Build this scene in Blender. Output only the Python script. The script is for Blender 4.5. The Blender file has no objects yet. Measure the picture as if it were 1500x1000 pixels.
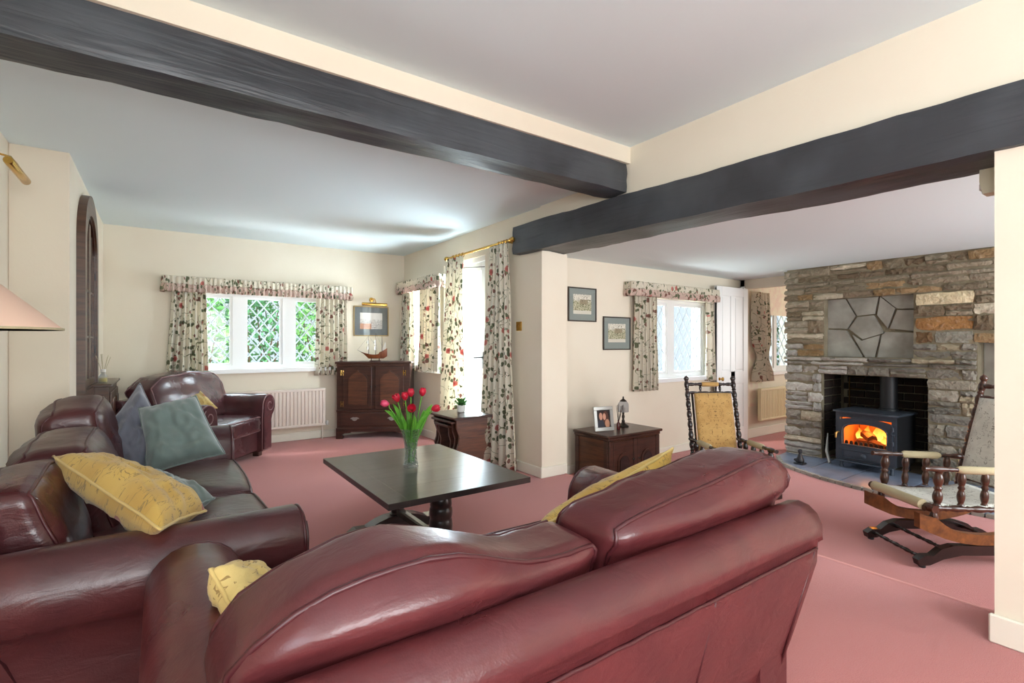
import bpy, bmesh, math, random
from mathutils import Vector, Matrix, noise
random.seed(7)
PI = math.pi
SC = bpy.context.scene
COL = SC.collection

# ------------------------------------------------------------------ camera, sky, sun, daylight, exposure
cam_d = bpy.data.cameras.new('camera')
cam = bpy.data.objects.new('camera', cam_d); COL.objects.link(cam)
cam_d.sensor_width = 36.0
cam_d.lens = 730.0 / 1500.0 * 36.0
cam_d.shift_y = 3.0 / 1500.0
cam_d.clip_start = 0.02
YAW = math.radians(54.8)                       # room's x axis lies this far to the right of the view axis
cam.location = (0, 0, 1.2)
cam.rotation_euler = (PI / 2, 0, math.atan2(math.sin(YAW), math.cos(YAW)) - PI / 2)
SC.camera = cam

W = bpy.data.worlds.new('sky'); SC.world = W; W.use_nodes = True
W.node_tree.nodes['Background'].inputs['Color'].default_value = (0.80, 0.91, 1.0, 1)
W.node_tree.nodes['Background'].inputs['Strength'].default_value = 0.68

def lamp(name, kind, loc, direction, energy, color=(1, 1, 1), size=None, angle=None):
    d = bpy.data.lights.new(name, kind); d.energy = energy; d.color = color
    if size: d.shape = 'RECTANGLE'; d.size, d.size_y = size
    if angle: d.angle = angle
    o = bpy.data.objects.new(name, d); COL.objects.link(o); o.location = loc
    o.rotation_euler = Vector(direction).to_track_quat('-Z', 'Y').to_euler()
    return o
lamp('sun', 'SUN', (8, 2, 8), (-0.80, 0.30, -0.55), 1.6, (1.0, 0.93, 0.82), angle=math.radians(2))
lamp('daylight_rear_window', 'AREA', (0.5, -2.72, 1.45), (-0.05, 1, 0.6), 112, (0.95, 0.98, 1.0), (2.0, 1.6))
lamp('daylight_side_window', 'AREA', (-0.92, -0.75, 1.5), (1, 0.1, 0.15), 30, (0.80, 0.90, 1.0), (1.6, 1.3))
lamp('daylight_snug_window', 'AREA', (4.7, -1.72, 1.2), (0, 1, 0.15), 80, (0.90, 0.96, 1.0), (2.1, 1.3))
lamp('daylight_next_room', 'AREA', (9.02, 2.0, 1.25), (-1, 0.35, 0), 20, (1, 0.98, 0.95), (1.2, 1.2))
lamp('daylight_far_window', 'AREA', (1.05, 7.55, 2.75), (0, -1, -0.55), 190, (0.80, 0.91, 1.0), (2.6, 1.2))
lamp('daylight_narrow_window', 'AREA', (3.16, 5.89, 1.38), (-1, 0, 0.35), 110, (0.84, 0.93, 1.0), (0.62, 0.95))
lamp('daylight_garden_door', 'AREA', (3.16, 4.79, 1.2), (-1, 0, 0.35), 110, (0.84, 0.93, 1.0), (0.52, 1.8))
lamp('ceiling_fill_far', 'AREA', (1.05, 7.35, 0.35), (0, -1, 0.75), 95, (0.95, 0.98, 1.0), (2.4, 0.9))  # added area light, unseen below the sill, lifts the far ceiling
lamp('ceiling_fill_snug', 'AREA', (5.3, 4.6, 0.25), (0, -1, 0.75), 55, (0.95, 0.98, 1.0), (1.8, 0.8))  # likewise an added upward fill, low outside the snug window
lamp('daylight_snug_lattice', 'AREA', (5.3, 4.85, 2.55), (0, -1, -0.55), 120, (0.80, 0.91, 1.0), (2.0, 1.0))
SC.view_settings.view_transform = 'Standard'
SC.view_settings.look = 'None'
SC.view_settings.gamma = 1.0
SC.view_settings.use_curve_mapping = False
SC.view_settings.exposure = 0.68

# ------------------------------------------------------------------ helpers
def S(r, g, b):
    f = lambda c: (c / 255 / 12.92) if c / 255 <= .04045 else ((c / 255 + .055) / 1.055) ** 2.4
    return (f(r), f(g), f(b), 1)

class G:
    """small node graph writer"""
    def __init__(s, name):
        s.m = bpy.data.materials.new(name); s.m.use_nodes = True
        s.t = s.m.node_tree; s.t.nodes.clear()
        s.out = s.t.nodes.new('ShaderNodeOutputMaterial')
    def n(s, kind, out=0, props=None, **inp):
        nd = s.t.nodes.new('ShaderNode' + kind)
        for k, v in (props or {}).items(): setattr(nd, k, v)
        for k, v in inp.items():
            key = int(k[1:]) if k[0] == '_' else k.replace('__', ' ')
            if isinstance(v, bpy.types.NodeSocket): s.t.links.new(v, nd.inputs[key])
            else: nd.inputs[key].default_value = v
        return nd.outputs[out]
    def math(s, op, a, b=0.0, c=0.0): return s.n('Math', 0, {'operation': op}, _0=a, _1=b, _2=c)
    def mix(s, f, a, b): return s.n('Mix', 2, {'data_type': 'RGBA'}, _0=f, _6=a, _7=b)
    def coord(s, which='Object'): return s.n('TexCoord', which)
    def ramp(s, f, lo, hi): return s.n('MapRange', 0, None, _0=f, _1=lo, _2=hi)
    def noise(s, vec, scale, detail=3, dist=0, out=0):
        return s.n('TexNoise', out, None, Vector=vec, Scale=scale, Detail=detail, Distortion=dist)
    def mapping(s, vec, sc): return s.n('Mapping', 0, None, Vector=vec, Scale=sc)
    def bump(s, hgt, strength, dist=.01): return s.n('Bump', 0, None, Height=hgt, Strength=strength, Distance=dist)
    def surf(s, color, rough=.5, metal=0, normal=None, coat=0, spec=.5, sheen=0, **kw):
        a = dict(Base__Color=color, Roughness=rough, Metallic=metal, Coat__Weight=coat, Sheen__Weight=sheen)
        a['Coat__Roughness'] = .22
        a['Specular IOR Level'.replace(' ', '__')] = spec
        if normal is not None: a['Normal'] = normal
        a.update(kw)
        sh = s.n('BsdfPrincipled', 0, None, **a)
        s.t.links.new(sh, s.out.inputs['Surface']); return s.m

def plain(name, color, rough=.5, metal=0, bs=0, bst=.2, var=None, coat=0, spec=.5, sheen=0, stretch=(1, 1, 1)):
    g = G(name); c = color; v = g.mapping(g.coord(), stretch)
    if var:
        sc, c2 = var
        c = g.mix(g.ramp(g.noise(v, sc, 4), .35, .65), color, c2)
    nm = g.bump(g.noise(v, bs, 3), bst) if bs else None
    return g.surf(c, rough, metal, nm, coat, spec, sheen)

def wood(name, c1, c2, rough=.35, stretch=(3, 3, 30), coat=.2, bst=.12):
    g = G(name); v = g.mapping(g.coord(), stretch)
    n1 = g.noise(v, 1.0, 6, .8); n2 = g.noise(v, 6, 3)
    f = g.math('ADD', g.math('MULTIPLY', n1, .75), g.math('MULTIPLY', n2, .25))
    return g.surf(g.mix(g.ramp(f, .36, .64), c1, c2), rough, 0, g.bump(f, bst), coat)

def leather(name, c1, c2, rough=.30):
    g = G(name); v = g.coord()
    big = g.noise(v, 5.5, 2, .6); fine = g.n('TexVoronoi', 0, None, Vector=v, Scale=260.0)
    cr = g.noise(g.mapping(v, (1, 1, 2.2)), 9, 3, 1.4)
    b1 = g.bump(cr, .15, .02)
    nm = g.n('Bump', 0, None, Height=fine, Strength=.08, Distance=.002, Normal=b1)
    r = g.n('MapRange', 0, None, _0=g.noise(v, 3, 3), _1=.3, _2=.7, _3=rough - .05, _4=rough + .08)
    return g.surf(g.mix(g.ramp(big, .35, .65), c1, c2), r, 0, nm, .12, .5)

def floral(name, base=S(240, 233, 216), dens=.47):
    g = G(name); uv = g.coord('UV')
    warp = g.n('TexNoise', 1, None, Vector=uv, Scale=14.0, Detail=2.0)
    v = g.n('VectorMath', 0, {'operation': 'ADD'}, _0=uv, _1=g.n('VectorMath', 0, {'operation': 'SCALE'}, _0=warp, Scale=.035))
    lv = g.n('TexVoronoi', 0, None, Vector=g.mapping(v, (1, .62, 1)), Scale=26.0)
    lc = g.n('TexVoronoi', 1, None, Vector=g.mapping(v, (1, .62, 1)), Scale=26.0)
    gate = g.math('GREATER_THAN', g.noise(uv, 6.5, 2), dens)
    leaf = g.math('MULTIPLY', g.math('LESS_THAN', lv, .40), gate)
    rnd = g.n('SeparateColor', 0, None, Color=lc)
    lcol = g.mix(g.math('GREATER_THAN', rnd, .68), S(112, 116, 88), S(146, 104, 90))
    fv = g.n('TexVoronoi', 0, None, Vector=v, Scale=8.5); fc = g.n('TexVoronoi', 1, None, Vector=v, Scale=8.5)
    fr = g.n('SeparateColor', 1, None, Color=fc)
    fl = g.math('MULTIPLY', g.math('LESS_THAN', fv, .27), g.math('GREATER_THAN', fr, .80))
    vn = g.math('LESS_THAN', g.math('ABSOLUTE', g.math('SUBTRACT', g.noise(uv, 5, 1, .4), .5)), .0055)
    c = g.mix(vn, base, S(140, 140, 108)); c = g.mix(leaf, c, lcol)
    c = g.mix(fl, c, g.mix(g.ramp(fv, .05, .25), S(176, 74, 70), S(214, 140, 128)))
    sh = g.n('BsdfPrincipled', 0, None, Base__Color=c, Roughness=.85)
    tr = g.n('BsdfTranslucent', 0, None, Color=c)
    g.t.links.new(g.n('MixShader', 0, None, _0=.25, _1=sh, _2=tr), g.out.inputs['Surface'])
    return g.m

def tapestry(name, base, dark, line, red=None, sc=1.0, mirror=False):
    g = G(name); uv = g.coord('UV')
    if mirror:
        sx = g.n('SeparateXYZ', 0, None, Vector=uv); sy = g.n('SeparateXYZ', 1, None, Vector=uv)
        fold = g.math('PINGPONG', g.math('ADD', sy, 3.0), .16)
        uv = g.n('CombineXYZ', 0, None, X=g.math('ABSOLUTE', sx), Y=fold)
    n = g.noise(uv, 13 * sc, 3, 1.0)
    f = g.math('PINGPONG', n, .085)
    ln = g.math('LESS_THAN', f, .011)
    c = g.mix(g.ramp(g.noise(uv, 5 * sc, 2), .4, .62), base, dark)
    c = g.mix(g.math('MULTIPLY', ln, g.math('GREATER_THAN', g.noise(uv, 17 * sc, 1), .46)), c, line)
    if red:
        vd = g.n('TexVoronoi', 0, None, Vector=uv, Scale=7.0 * sc); vc = g.n('TexVoronoi', 1, None, Vector=uv, Scale=7.0 * sc)
        r = g.n('SeparateColor', 0, None, Color=vc)
        c = g.mix(g.math('MULTIPLY', g.math('LESS_THAN', vd, .26), g.math('GREATER_THAN', r, .72)), c, red)
    nm = g.bump(g.noise(g.coord('UV'), 300, 2), .25, .003)
    return g.surf(c, .8, 0, nm, 0, .3, .2)

def emit(name, color, strength):
    g = G(name); e = g.n('Emission', 0, None, Color=color, Strength=strength)
    g.t.links.new(e, g.out.inputs['Surface']); return g.m

def glass(name, tint=(1, 1, 1, 1), refl=1.0, rough=.02, bumpsc=0, milk=0.0):
    g = G(name)
    nm = g.bump(g.n('TexVoronoi', 0, None, Vector=g.coord(), Scale=bumpsc), .9, .02) if bumpsc else None
    fr = g.n('Fresnel', 0, None, IOR=1.45) if nm is None else g.n('Fresnel', 0, None, IOR=1.45, Normal=nm)
    if bumpsc and milk:
        ve = g.n('TexVoronoi', 0, {'feature': 'DISTANCE_TO_EDGE'}, Vector=g.coord(), Scale=bumpsc * .6)
        tint = g.mix(g.ramp(ve, .02, .14), (.80, .86, .89, 1), tint)
    tr = g.n('BsdfTransparent', 0, None, Color=tint)
    gl = g.n('BsdfGlossy', 0, None, Roughness=rough) if nm is None else g.n('BsdfGlossy', 0, None, Roughness=rough, Normal=nm)
    front = g.math('SUBTRACT', 1.0, g.n('NewGeometry', 'Backfacing'))
    sh = g.n('MixShader', 0, None, _0=g.math('MULTIPLY', g.math('MULTIPLY', fr, refl), front), _1=tr, _2=gl)
    if milk:
        tl = g.n('BsdfTranslucent', 0, None, Color=(.95, .97, 1, 1)) if nm is None else g.n('BsdfTranslucent', 0, None, Color=(.95, .97, 1, 1), Normal=nm)
        sh = g.n('MixShader', 0, None, _0=milk, _1=sh, _2=tl)
    g.t.links.new(sh, g.out.inputs['Surface']); return g.m

# ------------------------------------------------------------------ mesh writer
class M:
    def __init__(s): s.v = []; s.f = []; s.uv = {}; s.mi = None
    def add(s, vs, fs, uvs=None):
        o = len(s.v); s.v += [tuple(p) for p in vs]; s.f += [tuple(i + o for i in f) for f in fs]
        if uvs:
            for i, u in enumerate(uvs): s.uv[o + i] = u
        return s
    def box(s, x0, x1, y0, y1, z0, z1, ch=0.0, mat=None):
        if ch <= 0:
            vs = [(x, y, z) for z in (z0, z1) for y in (y0, y1) for x in (x0, x1)]
            fs = [(0, 2, 3, 1), (4, 5, 7, 6), (0, 1, 5, 4), (2, 6, 7, 3), (0, 4, 6, 2), (1, 3, 7, 5)]
        else:
            ch = min(ch, .45 * min(abs(x1 - x0), abs(y1 - y0), abs(z1 - z0)))
            vs = []; idx = {}
            for i, x in enumerate((x0, x1)):
                for j, y in enumerate((y0, y1)):
                    for k, z in enumerate((z0, z1)):
                        dx, dy, dz = (ch, -ch)[i], (ch, -ch)[j], (ch, -ch)[k]
                        for a, p in enumerate(((x, y + dy, z + dz), (x + dx, y, z + dz), (x + dx, y + dy, z))):
                            idx[i, j, k, a] = len(vs); vs.append(p)
            q = lambda *t: tuple(idx[e] for e in t); fs = []
            for i in (0, 1): fs.append(q((i, 0, 0, 0), (i, 1, 0, 0), (i, 1, 1, 0), (i, 0, 1, 0)))
            for j in (0, 1): fs.append(q((0, j, 0, 1), (1, j, 0, 1), (1, j, 1, 1), (0, j, 1, 1)))
            for k in (0, 1): fs.append(q((0, 0, k, 2), (1, 0, k, 2), (1, 1, k, 2), (0, 1, k, 2)))
            for j in (0, 1):
                for k in (0, 1): fs.append(q((0, j, k, 1), (1, j, k, 1), (1, j, k, 2), (0, j, k, 2)))
            for i in (0, 1):
                for k in (0, 1): fs.append(q((i, 0, k, 0), (i, 1, k, 0), (i, 1, k, 2), (i, 0, k, 2)))
                for j in (0, 1): fs.append(q((i, j, 0, 0), (i, j, 1, 0), (i, j, 1, 1), (i, j, 0, 1)))
            for i in (0, 1):
                for j in (0, 1):
                    for k in (0, 1): fs.append(q((i, j, k, 0), (i, j, k, 1), (i, j, k, 2)))
        if mat is not None: vs = [mat @ Vector(p) for p in vs]
        return s.add(vs, fs)
    def grid(s, fn, nu, nv, cu=False, cv=False, uvfn=None):
        vs = []; uvs = []
        NU = nu if cu else nu + 1; NV = nv if cv else nv + 1
        for j in range(NV):
            for i in range(NU):
                vs.append(fn(i / nu, j / nv)); uvs.append(uvfn(i / nu, j / nv) if uvfn else (i / nu, j / nv))
        fs = [(j * NU + i, j * NU + (i + 1) % NU, ((j + 1) % NV) * NU + (i + 1) % NU, ((j + 1) % NV) * NU + i)
              for j in range(nv) for i in range(nu)]
        return s.add(vs, fs, uvs)
    def tube(s, pts, r, n=8, closed=False, caps=True):
        pts = [Vector(p) for p in pts]; N = len(pts); rr = r if isinstance(r, (list, tuple)) else [r] * N
        vs = []; prev = None
        for i, p in enumerate(pts):
            a = pts[i - 1] if (i > 0 or closed) else p; b = pts[(i + 1) % N] if (i < N - 1 or closed) else p
            t = (b - a)
            t = t.normalized() if t.length > 1e-9 else Vector((0, 0, 1))
            if prev is None:
                up = Vector((0, 0, 1)) if abs(t.z) < .9 else Vector((1, 0, 0)); x = t.cross(up).normalized()
            else:
                x = prev - t * prev.dot(t); x = x.normalized() if x.length > 1e-6 else t.orthogonal().normalized()
            prev = x; y = t.cross(x)
            for k in range(n):
                an = 2 * PI * k / n; vs.append(p + (x * math.cos(an) + y * math.sin(an)) * rr[i])
        fs = []
        for i in range(N if closed else N - 1):
            for k in range(n):
                j = (i + 1) % N
                fs.append((i * n + k, i * n + (k + 1) % n, j * n + (k + 1) % n, j * n + k))
        if caps and not closed: fs += [tuple(range(n))[::-1], tuple(range((N - 1) * n, N * n))]
        return s.add(vs, fs)
    def lathe(s, prof, n=20, base=(0, 0, 0), axis=(0, 0, 1), ribs=None):
        q = Vector((0, 0, 1)).rotation_difference(Vector(axis).normalized()); b = Vector(base)
        vs = []; N = len(prof)
        for r, z in prof:
            for k in range(n):
                a = 2 * PI * k / n; rr = r * (1 + (ribs[1] * (k % ribs[0] == 0) if ribs else 0))
                vs.append(b + q @ Vector((rr * math.cos(a), rr * math.sin(a), z)))
        fs = [(i * n + k, i * n + (k + 1) % n, (i + 1) * n + (k + 1) % n, (i + 1) * n + k) for i in range(N - 1) for k in range(n)]
        if prof[0][0] > 1e-5: fs.append(tuple(range(n))[::-1])
        if prof[-1][0] > 1e-5: fs.append(tuple(range((N - 1) * n, N * n)))
        return s.add(vs, fs)
    def prism(s, pts, fn, t0, t1, inset=0.0):
        """closed 2-D outline pts pushed from t0 to t1; fn(a, b, t) -> xyz"""
        n = len(pts); vs = [fn(a, b, t0) for a, b in pts] + [fn(a, b, t1) for a, b in pts]
        fs = [tuple(range(n))[::-1], tuple(range(n, 2 * n))] + [(i, (i + 1) % n, n + (i + 1) % n, n + i) for i in range(n)]
        return s.add(vs, fs)
    def blob(s, fn, n=8):
        """surface of the cube [-1,1]^3 cut in n x n per face, each point sent through fn"""
        key = {}; vs = []; fs = []; uvs = []
        def vid(p):
            k = tuple(round(c * 1000) for c in p)
            if k not in key: key[k] = len(vs); vs.append(fn(Vector(p))); uvs.append((p[0], p[1] * .5 + p[2]))
            return key[k]
        for ax in range(3):
            for sg in (-1, 1):
                for i in range(n):
                    for j in range(n):
                        q = []
                        for a, b in ((i, j), (i + 1, j), (i + 1, j + 1), (i, j + 1)):
                            c = [0, 0, 0]; c[ax] = sg; c[(ax + 1) % 3] = -1 + 2 * a / n; c[(ax + 2) % 3] = -1 + 2 * b / n
                            q.append(vid(c))
                        fs.append(tuple(q if sg > 0 else q[::-1]))
        return s.add(vs, fs, uvs)
    def xf(s, mat): s.v = [tuple(mat @ Vector(p)) for p in s.v]; return s
    def build(s, name, mat, parent=None, loc=None, rot=0.0, smooth=35, normals=True, **tags):
        """loc None and no parent: the origin goes to the middle of the base"""
        vs = s.v
        if loc is None and parent is None:
            xs, ys, zs = zip(*vs); loc = ((min(xs) + max(xs)) / 2, (min(ys) + max(ys)) / 2, min(zs))
            vs = [(p[0] - loc[0], p[1] - loc[1], p[2] - loc[2]) for p in vs]
        me = bpy.data.meshes.new(name); me.from_pydata(vs, [], s.f); me.update()
        if s.uv:
            ul = me.uv_layers.new(name='UVMap')
            for lp in me.loops: ul.data[lp.index].uv = s.uv.get(lp.vertex_index, (0, 0))
        if normals:
            bm = bmesh.new(); bm.from_mesh(me); bmesh.ops.recalc_face_normals(bm, faces=bm.faces[:]); bm.to_mesh(me); bm.free()
        if smooth:
            me.shade_smooth()
            if smooth < 180: me.set_sharp_from_angle(angle=math.radians(smooth))
        if mat: me.materials.append(mat)
        o = bpy.data.objects.new(name, me); COL.objects.link(o)
        if loc is not None: o.location = loc
        o.rotation_euler = (0, 0, rot)
        if parent: o.parent = parent
        for k, v in tags.items():
            if v is not None: o[k] = v
        return o

def thing(name, label, cat, loc, rot=0.0, group=None):
    o = bpy.data.objects.new(name, None); COL.objects.link(o)
    o.location = loc; o.rotation_euler = (0, 0, rot); o.empty_display_size = .1
    o['label'] = label; o['category'] = cat
    if group: o['group'] = group
    return o
def B(x0, x1, y0, y1, z0, z1, ch=0.0): return M().box(x0, x1, y0, y1, z0, z1, ch)
def dup(src, parent, loc=None, rot=None, scale=None):
    o = src.copy(); COL.objects.link(o); o.parent = parent
    if loc is not None: o.location = loc
    if rot is not None: o.rotation_euler = rot
    if scale is not None: o.scale = scale
    return o
def struct(m, name, mat, parent=None, smooth=0, **kw):
    o = m.build(name, mat, parent, loc=(0, 0, 0), smooth=smooth, **kw)
    if not parent: o['kind'] = 'structure'
    return o
def slab(m, axis, t0, t1, a0, a1, z0, z1, holes=()):
    """wall of thickness t0..t1 across `axis`, running a0..a1, with rectangular holes (a, a, z, z)"""
    A = sorted({a0, a1} | {h for q in holes for h in q[:2]}); Z = sorted({z0, z1} | {h for q in holes for h in q[2:]})
    for i in range(len(A) - 1):
        for k in range(len(Z) - 1):
            ca, cz = (A[i] + A[i + 1]) / 2, (Z[k] + Z[k + 1]) / 2
            if any(q[0] < ca < q[1] and q[2] < cz < q[3] for q in holes): continue
            if axis == 'x': m.box(t0, t1, A[i], A[i + 1], Z[k], Z[k + 1])
            else: m.box(A[i], A[i + 1], t0, t1, Z[k], Z[k + 1])
    return m
def lerp(a, b, t): return a + (b - a) * t
def interp(tab, x):
    if x <= tab[0][0]: return tab[0][1]
    for (a, fa), (b, fb) in zip(tab, tab[1:]):
        if x <= b:
            t = (x - a) / (b - a); t = t * t * (3 - 2 * t) if False else t
            return lerp(fa, fb, t)
    return tab[-1][1]
# ------------------------------------------------------------------ materials
MT = {}
MT['wall'] = plain('cream_wall_paint', S(232, 222, 203), .85, bs=60, bst=.05, var=(1.5, S(228, 216, 196)), spec=.2)
MT['white'] = plain('white_gloss_paint', S(238, 238, 236), .35, bs=0)
MT['ceil'] = plain('ceiling_paint', S(226, 238, 240), .9, bs=30, bst=.05, spec=.2)
g = G('pink_carpet'); v = g.coord()
fz = g.noise(v, 320, 2); bz = g.noise(v, 1.3, 3)
MT['carpet'] = g.surf(g.mix(g.ramp(fz, .3, .7), g.mix(g.ramp(bz, .35, .65), S(182, 102, 99), S(174, 96, 96)), S(200, 126, 121)), .95, 0, g.bump(fz, .5, .006), 0, .1, .3)
g = G('black_painted_timber'); v = g.coord()
gr = g.noise(g.mapping(v, (1.2, 14, 14)), 1.5, 6, .9); dn = g.noise(v, 2.2, 3)
MT['beam_x'] = g.surf(g.mix(g.ramp(dn, .4, .65), S(52, 54, 58), S(72, 76, 81)), .42, 0, g.bump(gr, .38, .018), 0, .5)
g = G('black_painted_timber_cross'); v = g.coord()
gr = g.noise(g.mapping(v, (14, 1.2, 14)), 1.5, 6, .9); dn = g.noise(v, 2.2, 3)
MT['beam_y'] = g.surf(g.mix(g.ramp(dn, .4, .65), S(52, 54, 58), S(72, 76, 81)), .42, 0, g.bump(gr, .38, .018), 0, .5)
MT['leather'] = leather('burgundy_leather', S(90, 39, 41), S(80, 35, 38))
MT['leather_brown'] = leather('brown_leather', S(80, 39, 40), S(66, 33, 36))
MT['leather_far'] = leather('plum_leather', S(84, 48, 50), S(70, 42, 46), .22)
MT['pipe'] = plain('leather_piping', S(70, 26, 30), .35)
MT['pipe_lt'] = plain('piping_edge_reflection', S(120, 84, 86), .4)  # paler colour stands in for reflections along the piping
MT['oak'] = wood('dark_oak', S(76, 44, 32), S(50, 29, 22), .32)
MT['oak_red'] = wood('red_brown_oak', S(104, 62, 40), S(66, 38, 27), .35)
MT['oak_black'] = wood('black_oak', S(60, 51, 49), S(42, 36, 35), .29, (3, 26, 26), .35, .05)
MT['oak_brown'] = wood('mid_brown_oak', S(96, 66, 48), S(66, 46, 36), .4)
MT['turned'] = wood('turned_walnut', S(88, 50, 32), S(46, 26, 19), .28)
MT['turned_dark'] = wood('turned_ebonised', S(44, 30, 26), S(26, 18, 17), .25)
MT['rocker_wood'] = wood('rocker_side_wood', S(140, 86, 42), S(92, 54, 28), .3, (3, 12, 12))
MT['brass'] = plain('brass', S(206, 164, 84), .25, 1.0)
MT['brass_dull'] = plain('aged_brass', S(150, 118, 70), .4, 1.0)
MT['iron'] = plain('black_iron', S(40, 42, 46), .45, .2, bs=80, bst=.1)
MT['stove'] = plain('stove_cast_iron', S(64, 72, 82), .38, .3, bs=90, bst=.08)  # blue-grey sheen is put into the iron's base colour
MT['stove_dark'] = plain('stove_black', S(24, 25, 28), .5, .2)
MT['bronze'] = plain('dark_bronze', S(62, 56, 50), .4, .8)
MT['floral'] = floral('floral_chintz')
MT['floral_b'] = floral('floral_chintz_dense', S(232, 223, 204), .50)
MT['frill'] = floral('floral_frill', S(222, 196, 182), .42)
MT['cush_y'] = tapestry('yellow_tapestry', S(198, 164, 84), S(182, 146, 70), S(140, 116, 64), S(150, 72, 46), 1.5)
MT['cush_y2'] = tapestry('pale_gold_tapestry', S(208, 182, 116), S(188, 158, 92), S(150, 122, 72), S(168, 104, 62), 1.6)
MT['tap_gold'] = tapestry('gold_damask', S(190, 152, 92), S(176, 136, 78), S(112, 80, 44), None, 1.6, True)
MT['tap_grey'] = tapestry('silver_damask', S(222, 222, 212), S(202, 202, 192), S(136, 134, 122), None, 1.5, True)
MT['cush_g'] = plain('sage_green_velvet', S(112, 128, 124), .75, bs=7, bst=.5, var=(4, S(100, 116, 112)), sheen=.5)
MT['cush_gr'] = plain('slate_grey_velvet', S(98, 100, 112), .75, bs=5, bst=.25, var=(4, S(88, 92, 104)), sheen=.5)
MT['rad'] = plain('cream_radiator_enamel', S(226, 212, 200), .4)
MT['rad2'] = plain('ivory_radiator_enamel', S(226, 214, 176), .4)
MT['glass'] = glass('window_glass', (.97, .99, 1, 1), .8)
MT['obscure'] = glass('patterned_glass', (.95, .98, 1, 1), 1.0, .15, 60, .02)
MT['crystal'] = glass('cut_crystal', (.95, .98, .96, 1), 2.2, .03, 90, .12)
MT['lampglass'] = glass('clear_lamp_glass', (.96, .97, .98, 1), 1.0, .05, 0, .4)
MT['pic_glass'] = glass('picture_glass', (1, 1, 1, 1), 1.0)
MT['lead'] = plain('white_lattice_bars', S(198, 209, 217), .5)
MT['peach'] = plain('peach_lampshade', S(240, 204, 182), .8, bs=400, bst=.05)
MT['petal'] = plain('tulip_petal', S(206, 24, 56), .5, var=(30, S(170, 14, 40)))
MT['petal_pk'] = plain('pink_tulip_petal', S(226, 84, 118), .5, var=(30, S(208, 50, 90)))
MT['stem'] = plain('tulip_green', S(104, 166, 52), .5, var=(12, S(78, 140, 40)))
MT['leafgreen'] = plain('pot_leaf_green', S(70, 128, 58), .5)
MT['porcelain'] = plain('white_ceramic', S(232, 230, 224), .3)
MT['cloth_cream'] = plain('cream_pad', S(186, 174, 140), .9, bs=120, bst=.2)
MT['silver'] = plain('silver_frame', S(170, 168, 162), .35, .6)
MT['matgrey'] = plain('grey_green_mount', S(138, 146, 140), .85)
MT['matdark'] = plain('slate_mount', S(104, 110, 114), .8)
MT['frame_dk'] = plain('dark_frame', S(58, 48, 40), .4)
MT['gold_frame'] = plain('gilt_frame', S(176, 146, 92), .4, .5)
MT['yellow_wall'] = plain('yellow_wall_paint', S(240, 230, 186), .85)
MT['wallpaper'] = plain('pink_yellow_wallpaper', S(242, 235, 208), .85, var=(10, S(236, 214, 196)))
MT['hull'] = wood('ship_hull_wood', S(150, 82, 44), S(104, 52, 28), .4, (20, 4, 4))
MT['sail'] = plain('sail_cloth', S(232, 228, 218), .9)
MT['plaster'] = plain('plastic_ivory', S(232, 226, 196), .4)
MT['soil'] = plain('garden_soil', S(96, 84, 64), .95)
MT['grass'] = plain('garden_grass', S(120, 150, 84), .95, var=(3, S(96, 128, 66)))
# stone that takes its tone from each object's colour
g = G('rubble_stone'); oc = g.n('ObjectInfo', 1); v = g.coord('Object')
nz = g.noise(v, 9, 5, .5); n2 = g.noise(v, 34, 4)
c = g.mix(g.ramp(nz, .3, .7), oc, g.n('HueSaturation', 0, None, Color=oc, Value=.72, Saturation=1.0))
c = g.mix(g.math('MULTIPLY', g.ramp(n2, .52, .75), .5), c, g.n('HueSaturation', 0, None, Color=oc, Value=1.35, Saturation=.7))
hh = g.math('ADD', nz, g.math('MULTIPLY', n2, .7))
MT['stone'] = g.surf(c, .85, 0, g.bump(hh, .8, .03), 0, .25)
MT['mortar'] = plain('lime_mortar', S(138, 128, 106), .95, bs=40, bst=.5, var=(6, S(116, 106, 84)))
MT['flag'] = plain('slate_flag', S(162, 160, 150), .8, bs=12, bst=.45, var=(5, S(134, 131, 121)))
MT['hearth'] = plain('hearth_slate', S(128, 140, 162), .32, bs=14, bst=.25, var=(5, S(106, 116, 134)))
MT['soot'] = plain('sooty_brick', S(52, 36, 28), .95, bs=20, bst=.4, var=(7, S(34, 28, 24)))
MT['leaf_a'] = plain('shrub_leaf', S(118, 172, 100), .6, var=(3, S(84, 140, 80)))
MT['leaf_b'] = plain('shrub_leaf_dark', S(78, 134, 90), .6, var=(3, S(58, 112, 78)))
MT['bark'] = plain('bark', S(88, 72, 56), .9)

# ------------------------------------------------------------------ room shell
X2, Y1, Y3 = 2.80, 6.60, 3.85            # door wall, far wall, picture wall
XL, XN, YN = -0.76, -0.48, 4.28          # near left wall, far left wall, its return
ZF, ZN, ZS, FS = 2.43, 2.62, 2.08, -0.14 # far / near / snug ceilings, snug floor
XF, YF = 6.17, 3.02                      # fireplace face and its free end

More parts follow.
